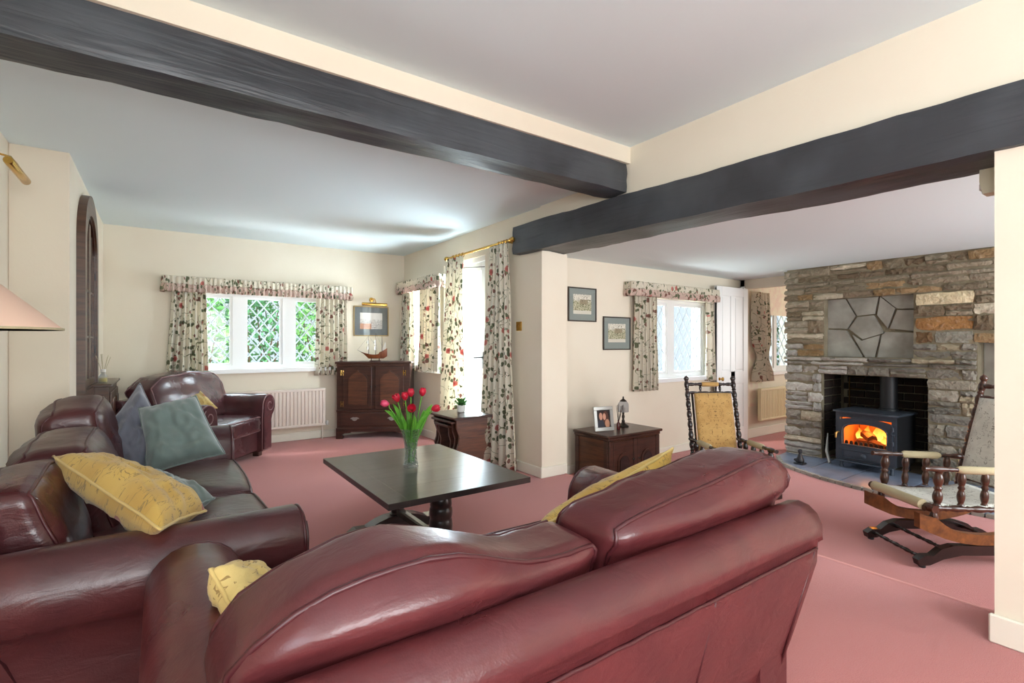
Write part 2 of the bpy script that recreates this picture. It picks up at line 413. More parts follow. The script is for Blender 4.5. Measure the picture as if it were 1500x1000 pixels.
struct(B(-1.0, 3.05, -2.7, 6.95, -.30, 0), 'floor_sitting_room', MT['carpet'])
struct(B(3.05, 9.3, -1.8, 4.2, -.34, FS), 'floor_snug', MT['carpet'])
m = slab(M(), 'y', Y1, Y1 + .32, -1.0, 3.12, -.3, 2.75, [(.22, 1.86, .88, 1.80)])
struct(m, 'wall_far', MT['wall'])
m = slab(M(), 'x', X2, X2 + .29, 3.50, Y1, -.3, 2.75, [(5.52, 6.26, .90, 1.90), (4.46, 5.40, 0.0, 2.14)])
struct(m, 'wall_right', MT['wall'])
m = B(X2 - .02, X2 + .28, 3.48, 4.0, -.3, 2.02)                                     # pier under the beam's end
m.box(X2 - .02, X2 + .28, -2.7, 3.499, 2.10, 2.75)                                  # wall carried by the beam
m.box(2.745, 3.10, -2.7, .52, -.3, 2.12)                                            # near wall end
struct(m, 'wall_opening', MT['wall'])
m = slab(M(), 'y', Y3, Y3 + .28, 3.085, 9.3, -.34, 2.5, [(4.62, 5.90, .76, 1.74), (7.18, 8.25, .76, 1.84)])
struct(m, 'wall_snug', MT['wall'])
struct(slab(M(), 'x', XL - .25, XL, -2.7, YN, -.3, 2.75, [(-1.6, .1, .8, 2.2)]), 'wall_left', MT['wall'])
m = B(XL - .24, XN, YN, Y1, -.3, 2.75)
struct(m, 'wall_left_return', MT['wall'])
struct(slab(M(), 'y', -2.95, -2.6, -1.0, 3.1, -.3, 2.75, [(-.6, 1.6, .6, 2.3)]), 'wall_rear', MT['wall'])
struct(slab(M(), 'y', -1.95, -1.6, 3.1, 9.3, -.34, 2.5, [(3.6, 5.8, .5, 1.9)]), 'wall_snug_rear', MT['wall'])
m = B(6.62, 6.72, YF - .02, Y3, 1.955, 2.3); m.box(6.62, 6.72, 3.79, Y3, FS, 2.3)
struct(m, 'wall_doorway', MT['wall'])
struct(slab(M(), 'x', 9.1, 9.3, -1.8, Y3, -.34, 2.5, [(1.3, 2.7, .6, 1.9)]), 'wall_next_room', MT['yellow_wall'])
struct(B(6.72, 9.1, Y3 - .012, Y3 - .002, 1.62, 2.2).box(6.72, 7.18, Y3 - .011, Y3 - .001, .3, 1.62), 'trim_wallpaper', MT['wallpaper'])
struct(B(XL - .2, X2 + .1, -2.7, 2.46, ZN, ZN + .12), 'ceiling_near', MT['ceil'])
struct(B(-1.0, X2 + .02, 2.60, Y1 + .1, ZF, ZF + .12), 'ceiling_far', MT['ceil'])
struct(B(XL - .2, X2, 2.455, 2.70, 2.502, 2.75), 'wall_above_beam', MT['wall'])
struct(B(2.95, 6.70, -1.8, Y3 + .05, ZS, ZS + .12), 'ceiling_snug', MT['ceil'])
struct(B(6.68, 9.3, -1.8, Y3 + .05, 2.16, 2.3), 'ceiling_next_room', MT['wallpaper'])

struct(M().tube([(3.046, .53, -.004), (3.046, 3.47, -.004)], .011, 8), 'trim_step_highlight', plain('step_nosing_highlight', S(222, 160, 154), .8), smooth=60)  # lighter strip added to paint the highlight along the carpeted step edge
# skirting boards
SK = MT['white'] if False else plain('skirting_paint', S(232, 226, 210), .45)
def skirt(name, x0, x1, y0, y1, z0, h=.095):
    struct(M().box(x0, x1, y0, y1, z0, z0 + h, .006), name, SK)
skirt('baseboard_far', XN, X2, Y1 - .018, Y1, 0)
skirt('baseboard_right', X2 - .018, X2, 5.46, Y1 - .02, 0)
skirt('baseboard_door_side', X2 - .038, X2 - .02, 3.47, 4.40, 0)
skirt('baseboard_pier', X2 - .038, X2 + .27, 3.462, 3.48, 0)
skirt('baseboard_near_wall', 2.725, 2.745, -2.6, .535, 0, .115)
skirt('baseboard_snug', 3.09, 6.6, Y3 - .018, Y3, FS)
skirt('baseboard_next_room', 6.74, 9.1, Y3 - .03, Y3 - .012, FS, .13)
skirt('baseboard_left', XN, XN + .018, YN, Y1, 0)
skirt('baseboard_left_nib', XL, XN, YN - .018, YN, 0)

# ------------------------------------------------------------------ beams (rough hewn)
def beam(name, mat, label, fn, L, a, b, seed, crack=None):
    """fn(t, p, q): along, across (0..a), up (0..b)"""
    m = M(); nseg = 60; ring = []
    for k in range(6): ring.append((k / 6, 0))
    for k in range(5): ring.append((1, k / 5))
    for k in range(6): ring.append((1 - k / 6, 1))
    for k in range(5): ring.append((0, 1 - k / 5))
    n = len(ring)
    def P(u, v):
        i = round(v * n) % n; p, q = ring[i]; t = u * L
        w = .010 * noise.noise((t * 1.7, p * 2.5 + seed, q * 2.5)) + .005 * noise.noise((t * 6, p * 9, q * 9 + seed))
        cp = .5 + (p - .5) * (1 - .02 * (abs(q - .5) > .49)); cq = .5 + (q - .5) * (1 - .03 * (abs(p - .5) > .49))
        return fn(t, cp * a + w * (1 if p > .5 else -1), cq * b + w * (1 if q > .5 else -1) * 1.2)
    m.grid(P, nseg, n, cv=True)
    e0 = [j * (nseg + 1) for j in range(n)]; m.f.append(tuple(e0)); m.f.append(tuple(i + nseg for i in e0[::-1]))
    return m.build(name, mat, smooth=40, label=label, category='beam')
beam('ceiling_beam', MT['beam_x'], 'long black timber beam across the ceiling, ending above the other beam',
     lambda t, p, q: (-.755 + t, 2.47 + p, 2.292 + q), 3.515, .215, .216, 3)
beam('lintel_beam', MT['beam_y'], 'thick black timber beam over the wide opening to the stone fireplace',
     lambda t, p, q: (2.715 + p, -.9 + t, 1.955 + .022 * (-.9 + t) + q), 4.74, .34, .262, 11)
# ------------------------------------------------------------------ windows with diamond lattice
def clip(poly, a0, a1, z0, z1):
    for k, lim, sg in ((0, a0, 1), (0, a1, -1), (1, z0, 1), (1, z1, -1)):
        out = []
        for i in range(len(poly)):
            p, q = poly[i - 1], poly[i]; dp, dq = (p[k] - lim) * sg, (q[k] - lim) * sg
            if (dp < 0) != (dq < 0):
                t = dp / (dp - dq); out.append((lerp(p[0], q[0], t), lerp(p[1], q[1], t)))
            if dq >= 0: out.append(q)
        poly = out
        if not poly: return []
    return poly
def area(p): return abs(sum(p[i - 1][0] * p[i][1] - p[i][0] * p[i - 1][1] for i in range(len(p)))) / 2
def lattice_light(root, fn, a0, a1, z0, z1, w, h, bar=.0085):
    fr = M(); b = .028
    for r in ((a0, a1, z0, z0 + b), (a0, a1, z1 - b, z1), (a0, a0 + b, z0 + b, z1 - b), (a1 - b, a1, z0 + b, z1 - b)):
        fr.prism([(r[0], r[2]), (r[1], r[2]), (r[1], r[3]), (r[0], r[3])], fn, -.02, .02)
    fr.build('casement', MT['white'], root, loc=(0, 0, 0), smooth=0)
    a0 += b; a1 -= b; z0 += b; z1 -= b
    ac, zc = (a0 + a1) / 2, (z0 + z1) / 2; lt = M()
    for sg in (1, -1):
        for k in range(-14, 15):
            pts = []
            c = zc + (k + .5) * h
            L = [(ac - 3, c - sg * 3 * h / w), (ac + 3, c + sg * 3 * h / w)]
            t0, t1 = 0., 1.
            for i, lo, hi in ((0, a0, a1), (1, z0, z1)):
                d = L[1][i] - L[0][i]; u, v_ = (lo - L[0][i]) / d, (hi - L[0][i]) / d
                if u > v_: u, v_ = v_, u
                t0, t1 = max(t0, u), min(t1, v_)
            if t1 - t0 > .002:
                p = [(lerp(L[0][0], L[1][0], t), lerp(L[0][1], L[1][1], t)) for t in (t0, t1)]
                lt.tube([fn(q[0], q[1], 0) for q in p], bar, 4)
    lt.build('lattice', MT['lead'], root, loc=(0, 0, 0), smooth=0)
    for i in range(-12, 13):
        for j in range(-16, 17):
            if (i + j) % 2 == 0: continue
            cx, cz = ac + i * w / 2, zc + j * h / 2
            p = clip([(cx - w / 2, cz), (cx, cz - h / 2), (cx + w / 2, cz), (cx, cz + h / 2)], a0, a1, z0, z1)
            if len(p) > 2 and area(p) > 2e-4:
                M().prism(p, fn, -.002, .002).build('pane', MT['glass'], root, loc=(0, 0, 0), smooth=0)
def window(name, fn, a0, a1, z0, z1, lights, w, h, jamb=.05, sill=None, depth=.07):
    m = M()
    def bar(x0, x1, y0, y1, t0=-depth / 2, t1=depth / 2):
        m.prism([(x0, y0), (x1, y0), (x1, y1), (x0, y1)], fn, t0, t1)
    bar(a0, a1, z0, z0 + jamb); bar(a0, a1, z1 - jamb, z1); e = z0 + jamb, z1 - jamb
    xs = [a0] + [q for l in lights for q in l] + [a1]
    for i in range(0, len(xs), 2):
        if xs[i + 1] - xs[i] > .004: bar(xs[i], xs[i + 1], e[0], e[1])
    root = struct(m, name, MT['white'])
    for l0, l1 in lights: lattice_light(root, fn, l0, l1, e[0], e[1], w, h)
    if sill:
        s = M(); s.prism([(a0 - .06, z0 - .045), (a1 + .06, z0 - .045), (a1 + .06, z0), (a0 - .06, z0)], fn, sill, 0)
        s.build('window_sill', MT['white'], root, loc=(0, 0, 0), smooth=0)
    return root
w1 = window('window_1', lambda a, z, t: (a, Y1 + .09 + t, z), .22, 1.86, .90, 1.80, [(.27, .69), (.82, 1.23), (1.36, 1.82)], .155, .19, .045, -.15)
w2 = window('window_2', lambda a, z, t: (X2 + .17 + t, a, z), 5.52, 6.26, .92, 1.90, [(5.57, 5.86), (5.92, 6.21)], .15, .19, .045, -.2)
w3 = window('window_3', lambda a, z, t: (a, Y3 + .11 + t, z), 4.62, 5.90, .78, 1.74, [(4.67, 5.12), (5.24, 5.85)], .15, .235, .045, -.15)
w4 = window('window_4', lambda a, z, t: (a, Y3 + .11 + t, z), 7.18, 8.25, .78, 1.84, [(7.24, 7.68), (7.76, 8.19)], .17, .22, .05, -.15)
# unseen windows behind the camera
def bars(name, fn, a0, a1, z0, z1, n):
    m = M()
    for r in [(a0, a1, z0, z0 + .06), (a0, a1, z1 - .06, z1)] + [(lerp(a0, a1 - .06, i / n), lerp(a0, a1 - .06, i / n) + .06, z0 + .06, z1 - .06) for i in range(n + 1)]:
        m.prism([(r[0], r[2]), (r[1], r[2]), (r[1], r[3]), (r[0], r[3])], fn, -.03, .03)
    struct(m, name, MT['white'])
bars('window_5', lambda a, z, t: (a, -2.66 + t, z), -.6, 1.6, .6, 2.3, 3)
bars('window_6', lambda a, z, t: (XL - .07 + t, a, z), -1.6, .1, .8, 2.2, 2)
bars('window_7', lambda a, z, t: (a, -1.66 + t, z), 3.6, 5.8, .5, 1.9, 2)

# ------------------------------------------------------------------ curtains and valances
def curtain(label, fn, top, bot, zt, zb, folds, mat, amp=.044, group=None, tie=None, heading=.0, seed=0, name='curtain'):
    """fn(a, z, t) -> xyz; top / bot = (a0, a1) at head and hem"""
    m = M(); nu, nv = folds * 8, 26
    wid = max(top[1] - top[0], bot[1] - bot[0]) * 1.5
    def P(u, v):
        z = lerp(zt, zb, v); s = v ** 1.3
        a0, a1 = lerp(top[0], bot[0], s), lerp(top[1], bot[1], s)
        if tie:
            k = math.exp(-((z - tie[0]) / tie[1]) ** 2); ac = tie[2]
            a0, a1 = lerp(a0, ac - .07, k * .8), lerp(a1, ac + .07, k * .8)
        ph = 2 * PI * folds * u + .5 * math.sin(3.1 * u + seed) + .35 * noise.noise((u * 3, v * 1.5, seed))
        A = amp * (.55 + .6 * v) * (1 + .35 * noise.noise((u * 7, v * 2, seed + 5)))
        return fn(lerp(a0, a1, u) + .008 * math.sin(2 * ph), z, A * math.sin(ph) + .012 * noise.noise((u * 4, v * 3, seed + 9)))
    m.grid(P, nu, nv, uvfn=lambda u, v: (u * wid + seed * .37, v * (zt - zb) + seed * .21))
    o = m.build(name, mat, smooth=180, label=label, category='curtain', group=group)
    md = o.modifiers.new('cloth', 'SOLIDIFY'); md.thickness = .004
    return o
def valance(label, fn, a0, a1, zt, zb, seed, folds):
    """gathered pelmet (fn's t = 0 is the wall) with a ruffled frill along its lower edge"""
    D = .13; per = (a1 - a0) + 2 * D
    def path(u, off=0):
        s = u * per
        if s < D: return (a0 - off, -s)
        if s > per - D: return (a1 + off, -(per - s))
        return (a0 + s - D, -D - off)
    def band(z0, z1, amp, n, name, mat, parent, bulge, sd):
        m = M()
        def P(u, v):
            w = amp * math.sin(2 * PI * n * u + 2 * noise.noise((u * 20, 0, sd))) * (.5 + .6 * v) + bulge * math.sin(PI * v) + amp * .6 * noise.noise((u * 60, v * 3, sd))
            a, t = path(u, .012 + w); return fn(a, lerp(z0, z1, v) + .006 * noise.noise((u * 40, 3, sd)), t - .001)
        m.grid(P, n * 6, 6, uvfn=lambda u, v: (u * per * 1.5 + sd, lerp(z0, z1, v)))
        o = m.build(name, mat, parent, loc=(0, 0, 0) if parent else None, smooth=180)
        md = o.modifiers.new('cloth', 'SOLIDIFY'); md.thickness = .004
        return o
    zc = lerp(zt, zb, .55)
    root = band(zt, zc, .009, folds, 'curtain_valance', MT['floral_b'], None, .006, seed)
    root['label'] = label; root['category'] = 'valance'
    fr = band(zc + .012, zb, .016, folds, 'frill', MT['frill'], None, .012, seed + 2)
    fr.parent = root; fr.location = fr.location - root.location
    m = M(); brd = [path(i / 60, .002) for i in range(61)]
    for i in range(60):
        pass
    m.prism([(a0 + .003, -.003), (a1 - .003, -.003), (a1 - .003, -D + .004), (a0 + .003, -D + .004)], lambda a, t, z: fn(a, z, t), zt - .016, zt - .004)
    o = m.build('pelmet_board', MT['white'], root, loc=tuple(-c for c in root.location), smooth=0)
    return root
fy1 = lambda a, z, t: (a, Y1 + t, z); fx2 = lambda a, z, t: (X2 + t, a, z); fy3 = lambda a, z, t: (a, Y3 + t, z)
fc1 = lambda a, z, t: (a, Y1 - .065 + t, z); fc2 = lambda a, z, t: (X2 - .065 + t, a, z); fc3 = lambda a, z, t: (a, Y3 - .065 + t, z)
valance('long gathered floral valance over the three-light window behind the armchair', fy1, .03, 2.02, 1.93, 1.76, 1, 46)
curtain('floral curtain hanging left of the three-light window, behind the armchair', fc1, (.10, .42), (.03, .45), 1.86, .78, 7, MT['floral'], seed=1, group='curtains of the far window')
curtain('floral curtain between the three-light window and the framed ship picture', fc1, (1.60, 1.98), (1.58, 1.99), 1.86, .80, 7, MT['floral'], seed=2, group='curtains of the far window')
valance('short floral valance over the narrow window beside the glazed door', fx2, 5.30, 6.50, 2.03, 1.87, 3, 28)
curtain('narrow floral curtain at the corner side of the narrow window', fc2, (6.16, 6.46), (6.12, 6.45), 1.95, .84, 5, MT['floral'], seed=3, group='curtains of the narrow window')
curtain('floral curtain of the narrow window, on the side next to the glazed door', fc2, (5.40, 5.92), (5.40, 5.93), 1.95, .84, 7, MT['floral_b'], seed=4, group='curtains of the narrow window')
valance('gathered floral valance over the two-light window right of the framed prints', fy3, 4.27, 5.88, 1.89, 1.73, 5, 40)
curtain('floral curtain hanging left of the lattice window, beside the lower picture', fc3, (4.36, 4.73), (4.35, 4.73), 1.83, .66, 6, MT['floral_b'], seed=6, group='curtains of the snug window')
curtain('narrow floral curtain between the lattice window and the open white door', fc3, (5.74, 5.92), (5.76, 5.94), 1.83, .72, 3, MT['floral_b'], seed=7, group='curtains of the snug window')
fc4 = lambda a, z, t: (a, Y3 - .08 + t, z)
curtain('tied-back floral curtain in the room beyond the white door', fc4, (6.80, 7.22), (6.80, 7.30), 1.93, .66, 5, MT['floral_b'], seed=8, tie=(1.0, .16, 7.08))

# door curtains on a brass rod
rod = thing('curtain_rod', 'brass curtain rod over the glazed garden door', 'curtain rod', (X2 - .10, 4.46, 2.175))
M().tube([(0, -.60, 0), (0, .64, 0)], .013, 12).build('pole', MT['brass'], rod, loc=(0, 0, 0))
for e, sg in ((-.60, -1), (.64, 1)):
    M().lathe([(.013, 0), (.022, .006), (.022, .014), (.012, .02), (.026, .035), (.026, .05), (.012, .066), (0, .068)], 14, (0, e, 0), (0, sg, 0)).build('finial', MT['brass'], rod, loc=(0, 0, 0))
for y in (-.52, .56):
    M().tube([(.1, y, 0), (.0, y, 0)], .009, 8).build('bracket', MT['brass'], rod, loc=(0, 0, 0))
for k in range(8):
    y = (-.55 + k * .045) if k < 4 else (.30 + (k - 4) * .07)
    M().tube([(.021 * math.cos(a), y, -.004 + .021 * math.sin(a)) for a in [i * PI / 6 for i in range(12)]], .0035, 6, closed=True).build('curtain_ring', MT['brass'], rod, loc=(0, 0, 0))
fcd = lambda a, z, t: (X2 - .11 + t, a, z)
curtain('full-length floral curtain on the left of the glazed door, behind the nest of tables', fcd, (4.74, 5.10), (4.70, 5.32), 2.16, .02, 5, MT['floral'], amp=.034, seed=10, group='long door curtains')
curtain('full-length floral curtain on the right of the glazed door, next to the brass switch', fcd, (3.88, 4.20), (3.74, 4.42), 2.16, .02, 5, MT['floral'], amp=.034, seed=11, group='long door curtains')

# glazed garden door
dr = struct(M().box(X2 + .03, X2 + .12, 4.46, 4.50, 0, 2.14).box(X2 + .03, X2 + .12, 5.36, 5.40, 0, 2.14).box(X2 + .03, X2 + .12, 4.50, 5.36, 2.09, 2.14), 'door_1', MT['white'])
lf = M()
for r in ((4.505, 4.62, .01, 2.085), (5.24, 5.355, .01, 2.085), (4.62, 5.24, 1.99, 2.085), (4.62, 5.24, .01, .25)):
    lf.box(X2 + .05, X2 + .095, r[0], r[1], r[2], r[3], .004)
lf.build('door_leaf', MT['white'], dr, loc=(0, 0, 0), smooth=0)
for k in range(1):
    B(X2 + .068, X2 + .074, 4.62, 5.24, .25, 1.99).build('pane', MT['obscure'], dr, loc=(0, 0, 0), smooth=0)
h = M().box(X2 + .038, X2 + .05, 4.55, 4.585, .93, 1.11, .004).tube([(X2 + .04, 4.567, 1.05), (X2 + .0, 4.567, 1.05), (X2 - .005, 4.58, 1.05), (X2 - .005, 4.68, 1.045)], .009, 8)
h.build('door_handle', MT['iron'], dr, loc=(0, 0, 0), label='black iron lever handle')
M().tube([(X2 + .03, 4.52, 2.02), (X2 + .03, 5.30, 2.10)], .004, 6).build('net_wire', MT['iron'], dr, loc=(0, 0, 0))

# open white panelled door of the snug
d2 = struct(M().box(6.60, 6.625, 3.775, 3.845, FS, 1.99), 'door_2', MT['white'])
lf = M(); DX0, DX1, DY = 5.88, 6.61, 3.735
lf.box(DX0, DX1, DY + .008, DY + .032, FS + .01, 1.93)
for r in ((DX0, DX0 + .11, FS + .01, 1.95), (DX1 - .11, DX1, FS + .01, 1.95), ((DX0 + DX1) / 2 - .05, (DX0 + DX1) / 2 + .05, FS + .2, 1.83),
          (DX0 + .11, DX1 - .11, 1.83, 1.95), (DX0 + .11, DX1 - .11, FS + .01, FS + .21), (DX0 + .11, DX1 - .11, .66, .83)):
    lf.box(r[0], r[1], DY, DY + .04, r[2], r[3], .003)
lf = lf.build('door_leaf', MT['white'], d2, loc=(0, 0, 0), smooth=0)
for a, b in ((DX0 + .13, (DX0 + DX1) / 2 - .07), ((DX0 + DX1) / 2 + .07, DX1 - .13)):
    for z0, z1 in ((.85, 1.81), (FS + .23, .64)):
        B(a, b, DY + .003, DY + .012, z0, z1, .004).build('panel', MT['white'], lf, loc=(0, 0, 0), smooth=0)
M().lathe([(.02, 0), (.02, .006), (.008, .012), (.008, .03), (.024, .04), (.026, .052), (.0, .066)], 14, (DX0 + .05, DY, .74), (0, -1, 0)).build('door_knob', MT['brass'], lf, loc=(0, 0, 0))

# ------------------------------------------------------------------ radiators
def radiator(label, x0, x1, y, z0, z1, mat, n):
    t = thing('radiator', label, 'radiator', ((x0 + x1) / 2, y, z0)); w = (x1 - x0) / 2; H = z1 - z0
    m = M(); prof = []
    for i in range(n):
        a, b = -w + 2 * w * i / n, -w + 2 * w * (i + 1) / n; e = (b - a)
        prof += [(a, -.032), (a + .22 * e, -.032), (a + .36 * e, -.046), (a + .86 * e, -.046)]
    prof += [(w, -.032), (w, .0), (-w, .0)]
    m.prism(prof, lambda a, b, t_: (a, b, t_), .03, H - .03)
    m.build('panel', mat, t, loc=(0, 0, 0), smooth=0)
    M().box(-w, w, -.05, .002, H - .032, H, .006).build('top_rail', mat, t, loc=(0, 0, 0), smooth=0)
    M().box(-w, w, -.05, .002, 0, .032, .006).build('bottom_rail', mat, t, loc=(0, 0, 0), smooth=0)
    for sx in (-1, 1): M().box(sx * w - .004, sx * w + .004, -.05, .002, 0, H, .002).build('end_panel', mat, t, loc=(0, 0, 0), smooth=0)
    M().tube([(w - .03, -.02, 0), (w - .03, -.02, -z0 + (0 if x0 < 3 else FS))], .008, 8).build('pipe', mat, t, loc=(0, 0, 0))
    M().lathe([(.014, 0), (.018, .01), (.018, .045), (.012, .055)], 12, (w + .03, -.022, .0), (0, 0, 1)).build('valve', MT['porcelain'], t, loc=(0, 0, 0))
    for sx in (-.6, .6): B(sx * w - .02, sx * w + .02, .0, .05, H * .3, H * .8).build('wall_bracket', mat, t, loc=(0, 0, 0), smooth=0)
    return t
radiator('cream ribbed radiator under the three-light window', .60, 1.70, Y1 - .055, .17, .64, MT['rad'], 26)
radiator('ivory ribbed radiator under the window beyond the white door', 6.95, 8.1, Y3 - .07, .10, .56, MT['rad2'], 26)

# ------------------------------------------------------------------ wall fittings
sw = thing('light_switch', 'brass light switch plate on the pier wall', 'light switch', (X2 - .021, 3.82, 1.32))
B(-.006, 0, -.044, .044, 0, .088, .003).build('plate', MT['brass'], sw, loc=(0, 0, 0), smooth=0)
B(-.012, -.005, -.006, .006, .034, .054, .002).build('toggle', MT['brass_dull'], sw, loc=(0, 0, 0), smooth=0)
so = thing('wall_socket', 'white plug socket on the snug wall behind the low cabinet', 'socket', (3.24, Y3 - .001, .08))
B(-.07, .07, -.01, 0, 0, .085, .004).build('plate', MT['porcelain'], so, loc=(0, 0, 0), smooth=0)
B(-.06, -.015, -.035, -.01, .015, .06, .006).build('plug', MT['porcelain'], so, loc=(0, 0, 0), smooth=0)
M().tube([(-.04, -.034, .03), (-.045, -.06, -.02), (-.03, -.08, -.12), (.0, -.10, -.19), (.05, -.1, -.215)], .005, 6).build('cable', MT['porcelain'], so, loc=(0, 0, 0))
al = thing('alarm_sensor', 'ivory alarm sensor high on the near wall end under the thick beam', 'sensor', (3.0, .522, 1.86))
M().blob(lambda p: (.032 * p.x * (1 - .15 * p.z), .045 + .045 * p.y * (1 - .25 * max(0, -p.z)), .055 + .055 * p.z) , 6).build('body', MT['plaster'], al, loc=(0, 0, 0))
M().box(-.018, .018, .086, .094, .02, .05, .003).build('lens', MT['porcelain'], al, loc=(0, 0, 0))

def picture_light(label, loc, rot, L):
    """wall-mounted brass picture light; local -y is away from the wall"""
    t = thing('picture_light', label, 'picture light', loc, rot)
    M().lathe([(0, 0), (.03, 0), (.032, .004), (.026, .01), (.0, .012)], 18, (0, 0, .05), (0, -1, 0)).build('rose', MT['brass'], t, loc=(0, 0, 0))
    M().tube([(.0, -.01, .05), (.0, -.05, .062), (.01, -.10, .055), (.012, -.125, .02), (.012, -.13, -.005)], .006, 8).build('arm', MT['brass'], t, loc=(0, 0, 0))
    M().tube([(-L / 2, -.13, -.02), (-L / 2 + .01, -.13, -.02), (L / 2 - .01, -.13, -.02), (L / 2, -.13, -.02)], [.018, .022, .022, .018], 14).build('shade', MT['brass'], t, loc=(0, 0, 0))
    return t
picture_light('brass picture light over the framed ship picture', (2.33, Y1, 1.74), 0, .34)
picture_light('brass picture light high on the left wall by the lampshade', (XL, 3.74, 2.15), PI / 2, .42)
# ------------------------------------------------------------------ pictures
def art(name, kind):
    g = G(name); uv = g.coord('UV')
    sx = g.n('SeparateXYZ', 0, None, Vector=uv); sy = g.n('SeparateXYZ', 1, None, Vector=uv)
    n = g.noise(uv, 6, 4, 1.0); n2 = g.noise(uv, 14, 3, .6)
    if kind == 'house':
        c = g.mix(g.ramp(g.math('ADD', sy, g.math('MULTIPLY', n, .3)), .75, .85), S(196, 190, 160), S(222, 216, 200))
        c = g.mix(g.math('MULTIPLY', g.ramp(n2, .5, .6), g.math('LESS_THAN', sy, .75)), c, S(120, 124, 84))
        c = g.mix(g.math('MULTIPLY', g.math('LESS_THAN', g.math('ABSOLUTE', g.math('SUBTRACT', sy, .62)), .12), g.math('LESS_THAN', g.math('ABSOLUTE', g.math('SUBTRACT', sx, .58)), .22)), c, S(156, 144, 116))
        c = g.mix(g.math('LESS_THAN', g.math('PINGPONG', n, .1), .012), c, S(70, 62, 50))
        c = g.mix(g.math('LESS_THAN', sy, .18), c, S(214, 208, 192))
    elif kind == 'ship':
        c = g.mix(g.ramp(sy, .3, .6), S(206, 200, 196), S(226, 222, 218))
        c = g.mix(g.math('MULTIPLY', g.math('LESS_THAN', sy, .34), g.math('LESS_THAN', sx, .5)), c, S(206, 150, 120))
        c = g.mix(g.math('MULTIPLY', g.math('LESS_THAN', g.math('PINGPONG', n2, .1), .02), g.math('LESS_THAN', sy, .6)), c, S(90, 84, 84))
    else:
        c = g.mix(g.ramp(n, .3, .7), S(34, 26, 28), S(58, 42, 40))
        def oval(cx, cy, rx, ry):
            a = g.math('DIVIDE', g.math('SUBTRACT', sx, cx), rx); b = g.math('DIVIDE', g.math('SUBTRACT', sy, cy), ry)
            return g.math('LESS_THAN', g.math('ADD', g.math('MULTIPLY', a, a), g.math('MULTIPLY', b, b)), 1.0)
        c = g.mix(oval(.66, .52, .26, .42), c, S(92, 54, 40)); c = g.mix(oval(.28, .16, .26, .3), c, S(52, 54, 66))
        c = g.mix(oval(.78, .2, .18, .26), c, S(196, 142, 112)); c = g.mix(oval(.3, .64, .13, .22), c, S(214, 158, 132))
        c = g.mix(oval(.58, .62, .12, .2), c, S(220, 164, 138))
    return g.surf(c, .7)
def frame_pic(name, label, cat, loc, rot, w, h, border, mount, fmat, mmat, amat, tilt=0, depth=.02):
    """local: picture plane x-z, facing -y, base centre at origin"""
    t = thing(name, label, cat, loc, rot); t.rotation_euler[0] = tilt
    m = M(); b = border
    for r in ((-w / 2, w / 2, 0, b), (-w / 2, w / 2, h - b, h), (-w / 2, -w / 2 + b, b, h - b), (w / 2 - b, w / 2, b, h - b)):
        m.box(r[0], r[1], -depth, 0, r[2], r[3], .003)
    m.build('frame', fmat, t, loc=(0, 0, 0), smooth=0)
    B(-w / 2 + b, w / 2 - b, -.008, -.004, b, h - b).build('mount', mmat, t, loc=(0, 0, 0), smooth=0)
    a0, a1, z0, z1 = -w / 2 + b + mount, w / 2 - b - mount, b + mount * 1.1, h - b - mount
    p = M(); p.add([(a0, -.0095, z0), (a1, -.0095, z0), (a1, -.0095, z1), (a0, -.0095, z1)], [(0, 1, 2, 3)], [(0, 0), (1, 0), (1, 1), (0, 1)])
    p.add([(a0, -.0075, z0), (a1, -.0075, z0), (a1, -.0075, z1), (a0, -.0075, z1)], [(3, 2, 1, 0)], [(0, 0), (1, 0), (1, 1), (0, 1)])
    p.build('print', amat, t, loc=(0, 0, 0), smooth=0, normals=False)
    B(-w / 2 + b, w / 2 - b, -.0125, -.0115, b, h - b).build('glazing', MT['pic_glass'], t, loc=(0, 0, 0), smooth=0)
    return t
frame_pic('framed_picture', 'framed ship picture with slate mount under the brass picture light', 'picture', (2.325, Y1 - .002, 1.30), 0, .48, .40, .012, .075, MT['gold_frame'], MT['matdark'], art('ship_print', 'ship'))
frame_pic('framed_picture', 'upper framed cottage print, half hidden by the pier edge', 'picture', (3.61, Y3 - .002, 1.43), 0, .40, .355, .012, .06, MT['frame_dk'], MT['matgrey'], art('cottage_print', 'house'))
frame_pic('framed_picture', 'lower framed village print beside the floral curtain', 'picture', (4.13, Y3 - .002, 1.13), 0, .43, .365, .012, .065, MT['frame_dk'], MT['matgrey'], art('village_print', 'house'))

# ------------------------------------------------------------------ soft furnishing helpers
def rbox(P, half, r):
    v = Vector((P.x * half[0], P.y * half[1], P.z * half[2])); q = Vector([max(-(h - r), min(h - r, c)) for c, h in zip(v, half)])
    d = v - q
    return q + d.normalized() * r if d.length > 1e-9 else v
def soft(parent, name, mat, half, r, deform, n=12, pipes=(), pmat=None, pr=.006):
    f = lambda P: deform(rbox(P, half, r), P)
    o = M().blob(f, n).build(name, mat, parent, loc=(0, 0, 0), smooth=180)
    for path in pipes:
        pts = [f(Vector(p)) for p in path]
        M().tube(pts, pr, 6, closed=(Vector(path[0]) - Vector(path[-1])).length < 1e-6 and False).build('piping', pmat or MT['pipe'], o, loc=(0, 0, 0), smooth=180)
    return o
def ring(z, y=None, n=14):
    """edge paths on the raw cube: the outline of the face z = const"""
    ts = [-1 + 2 * i / n for i in range(n + 1)]
    return [(t, -1, z) for t in ts] + [(1, t, z) for t in ts[1:]] + [(-t, 1, z) for t in ts[1:]] + [(-1, -t, z) for t in ts[1:]]
def ringy(y, n=14):
    ts = [-1 + 2 * i / n for i in range(n + 1)]
    return [(-1, y, t) for t in ts] + [(t, y, 1) for t in ts[1:]] + [(1, y, -t) for t in ts[1:]]

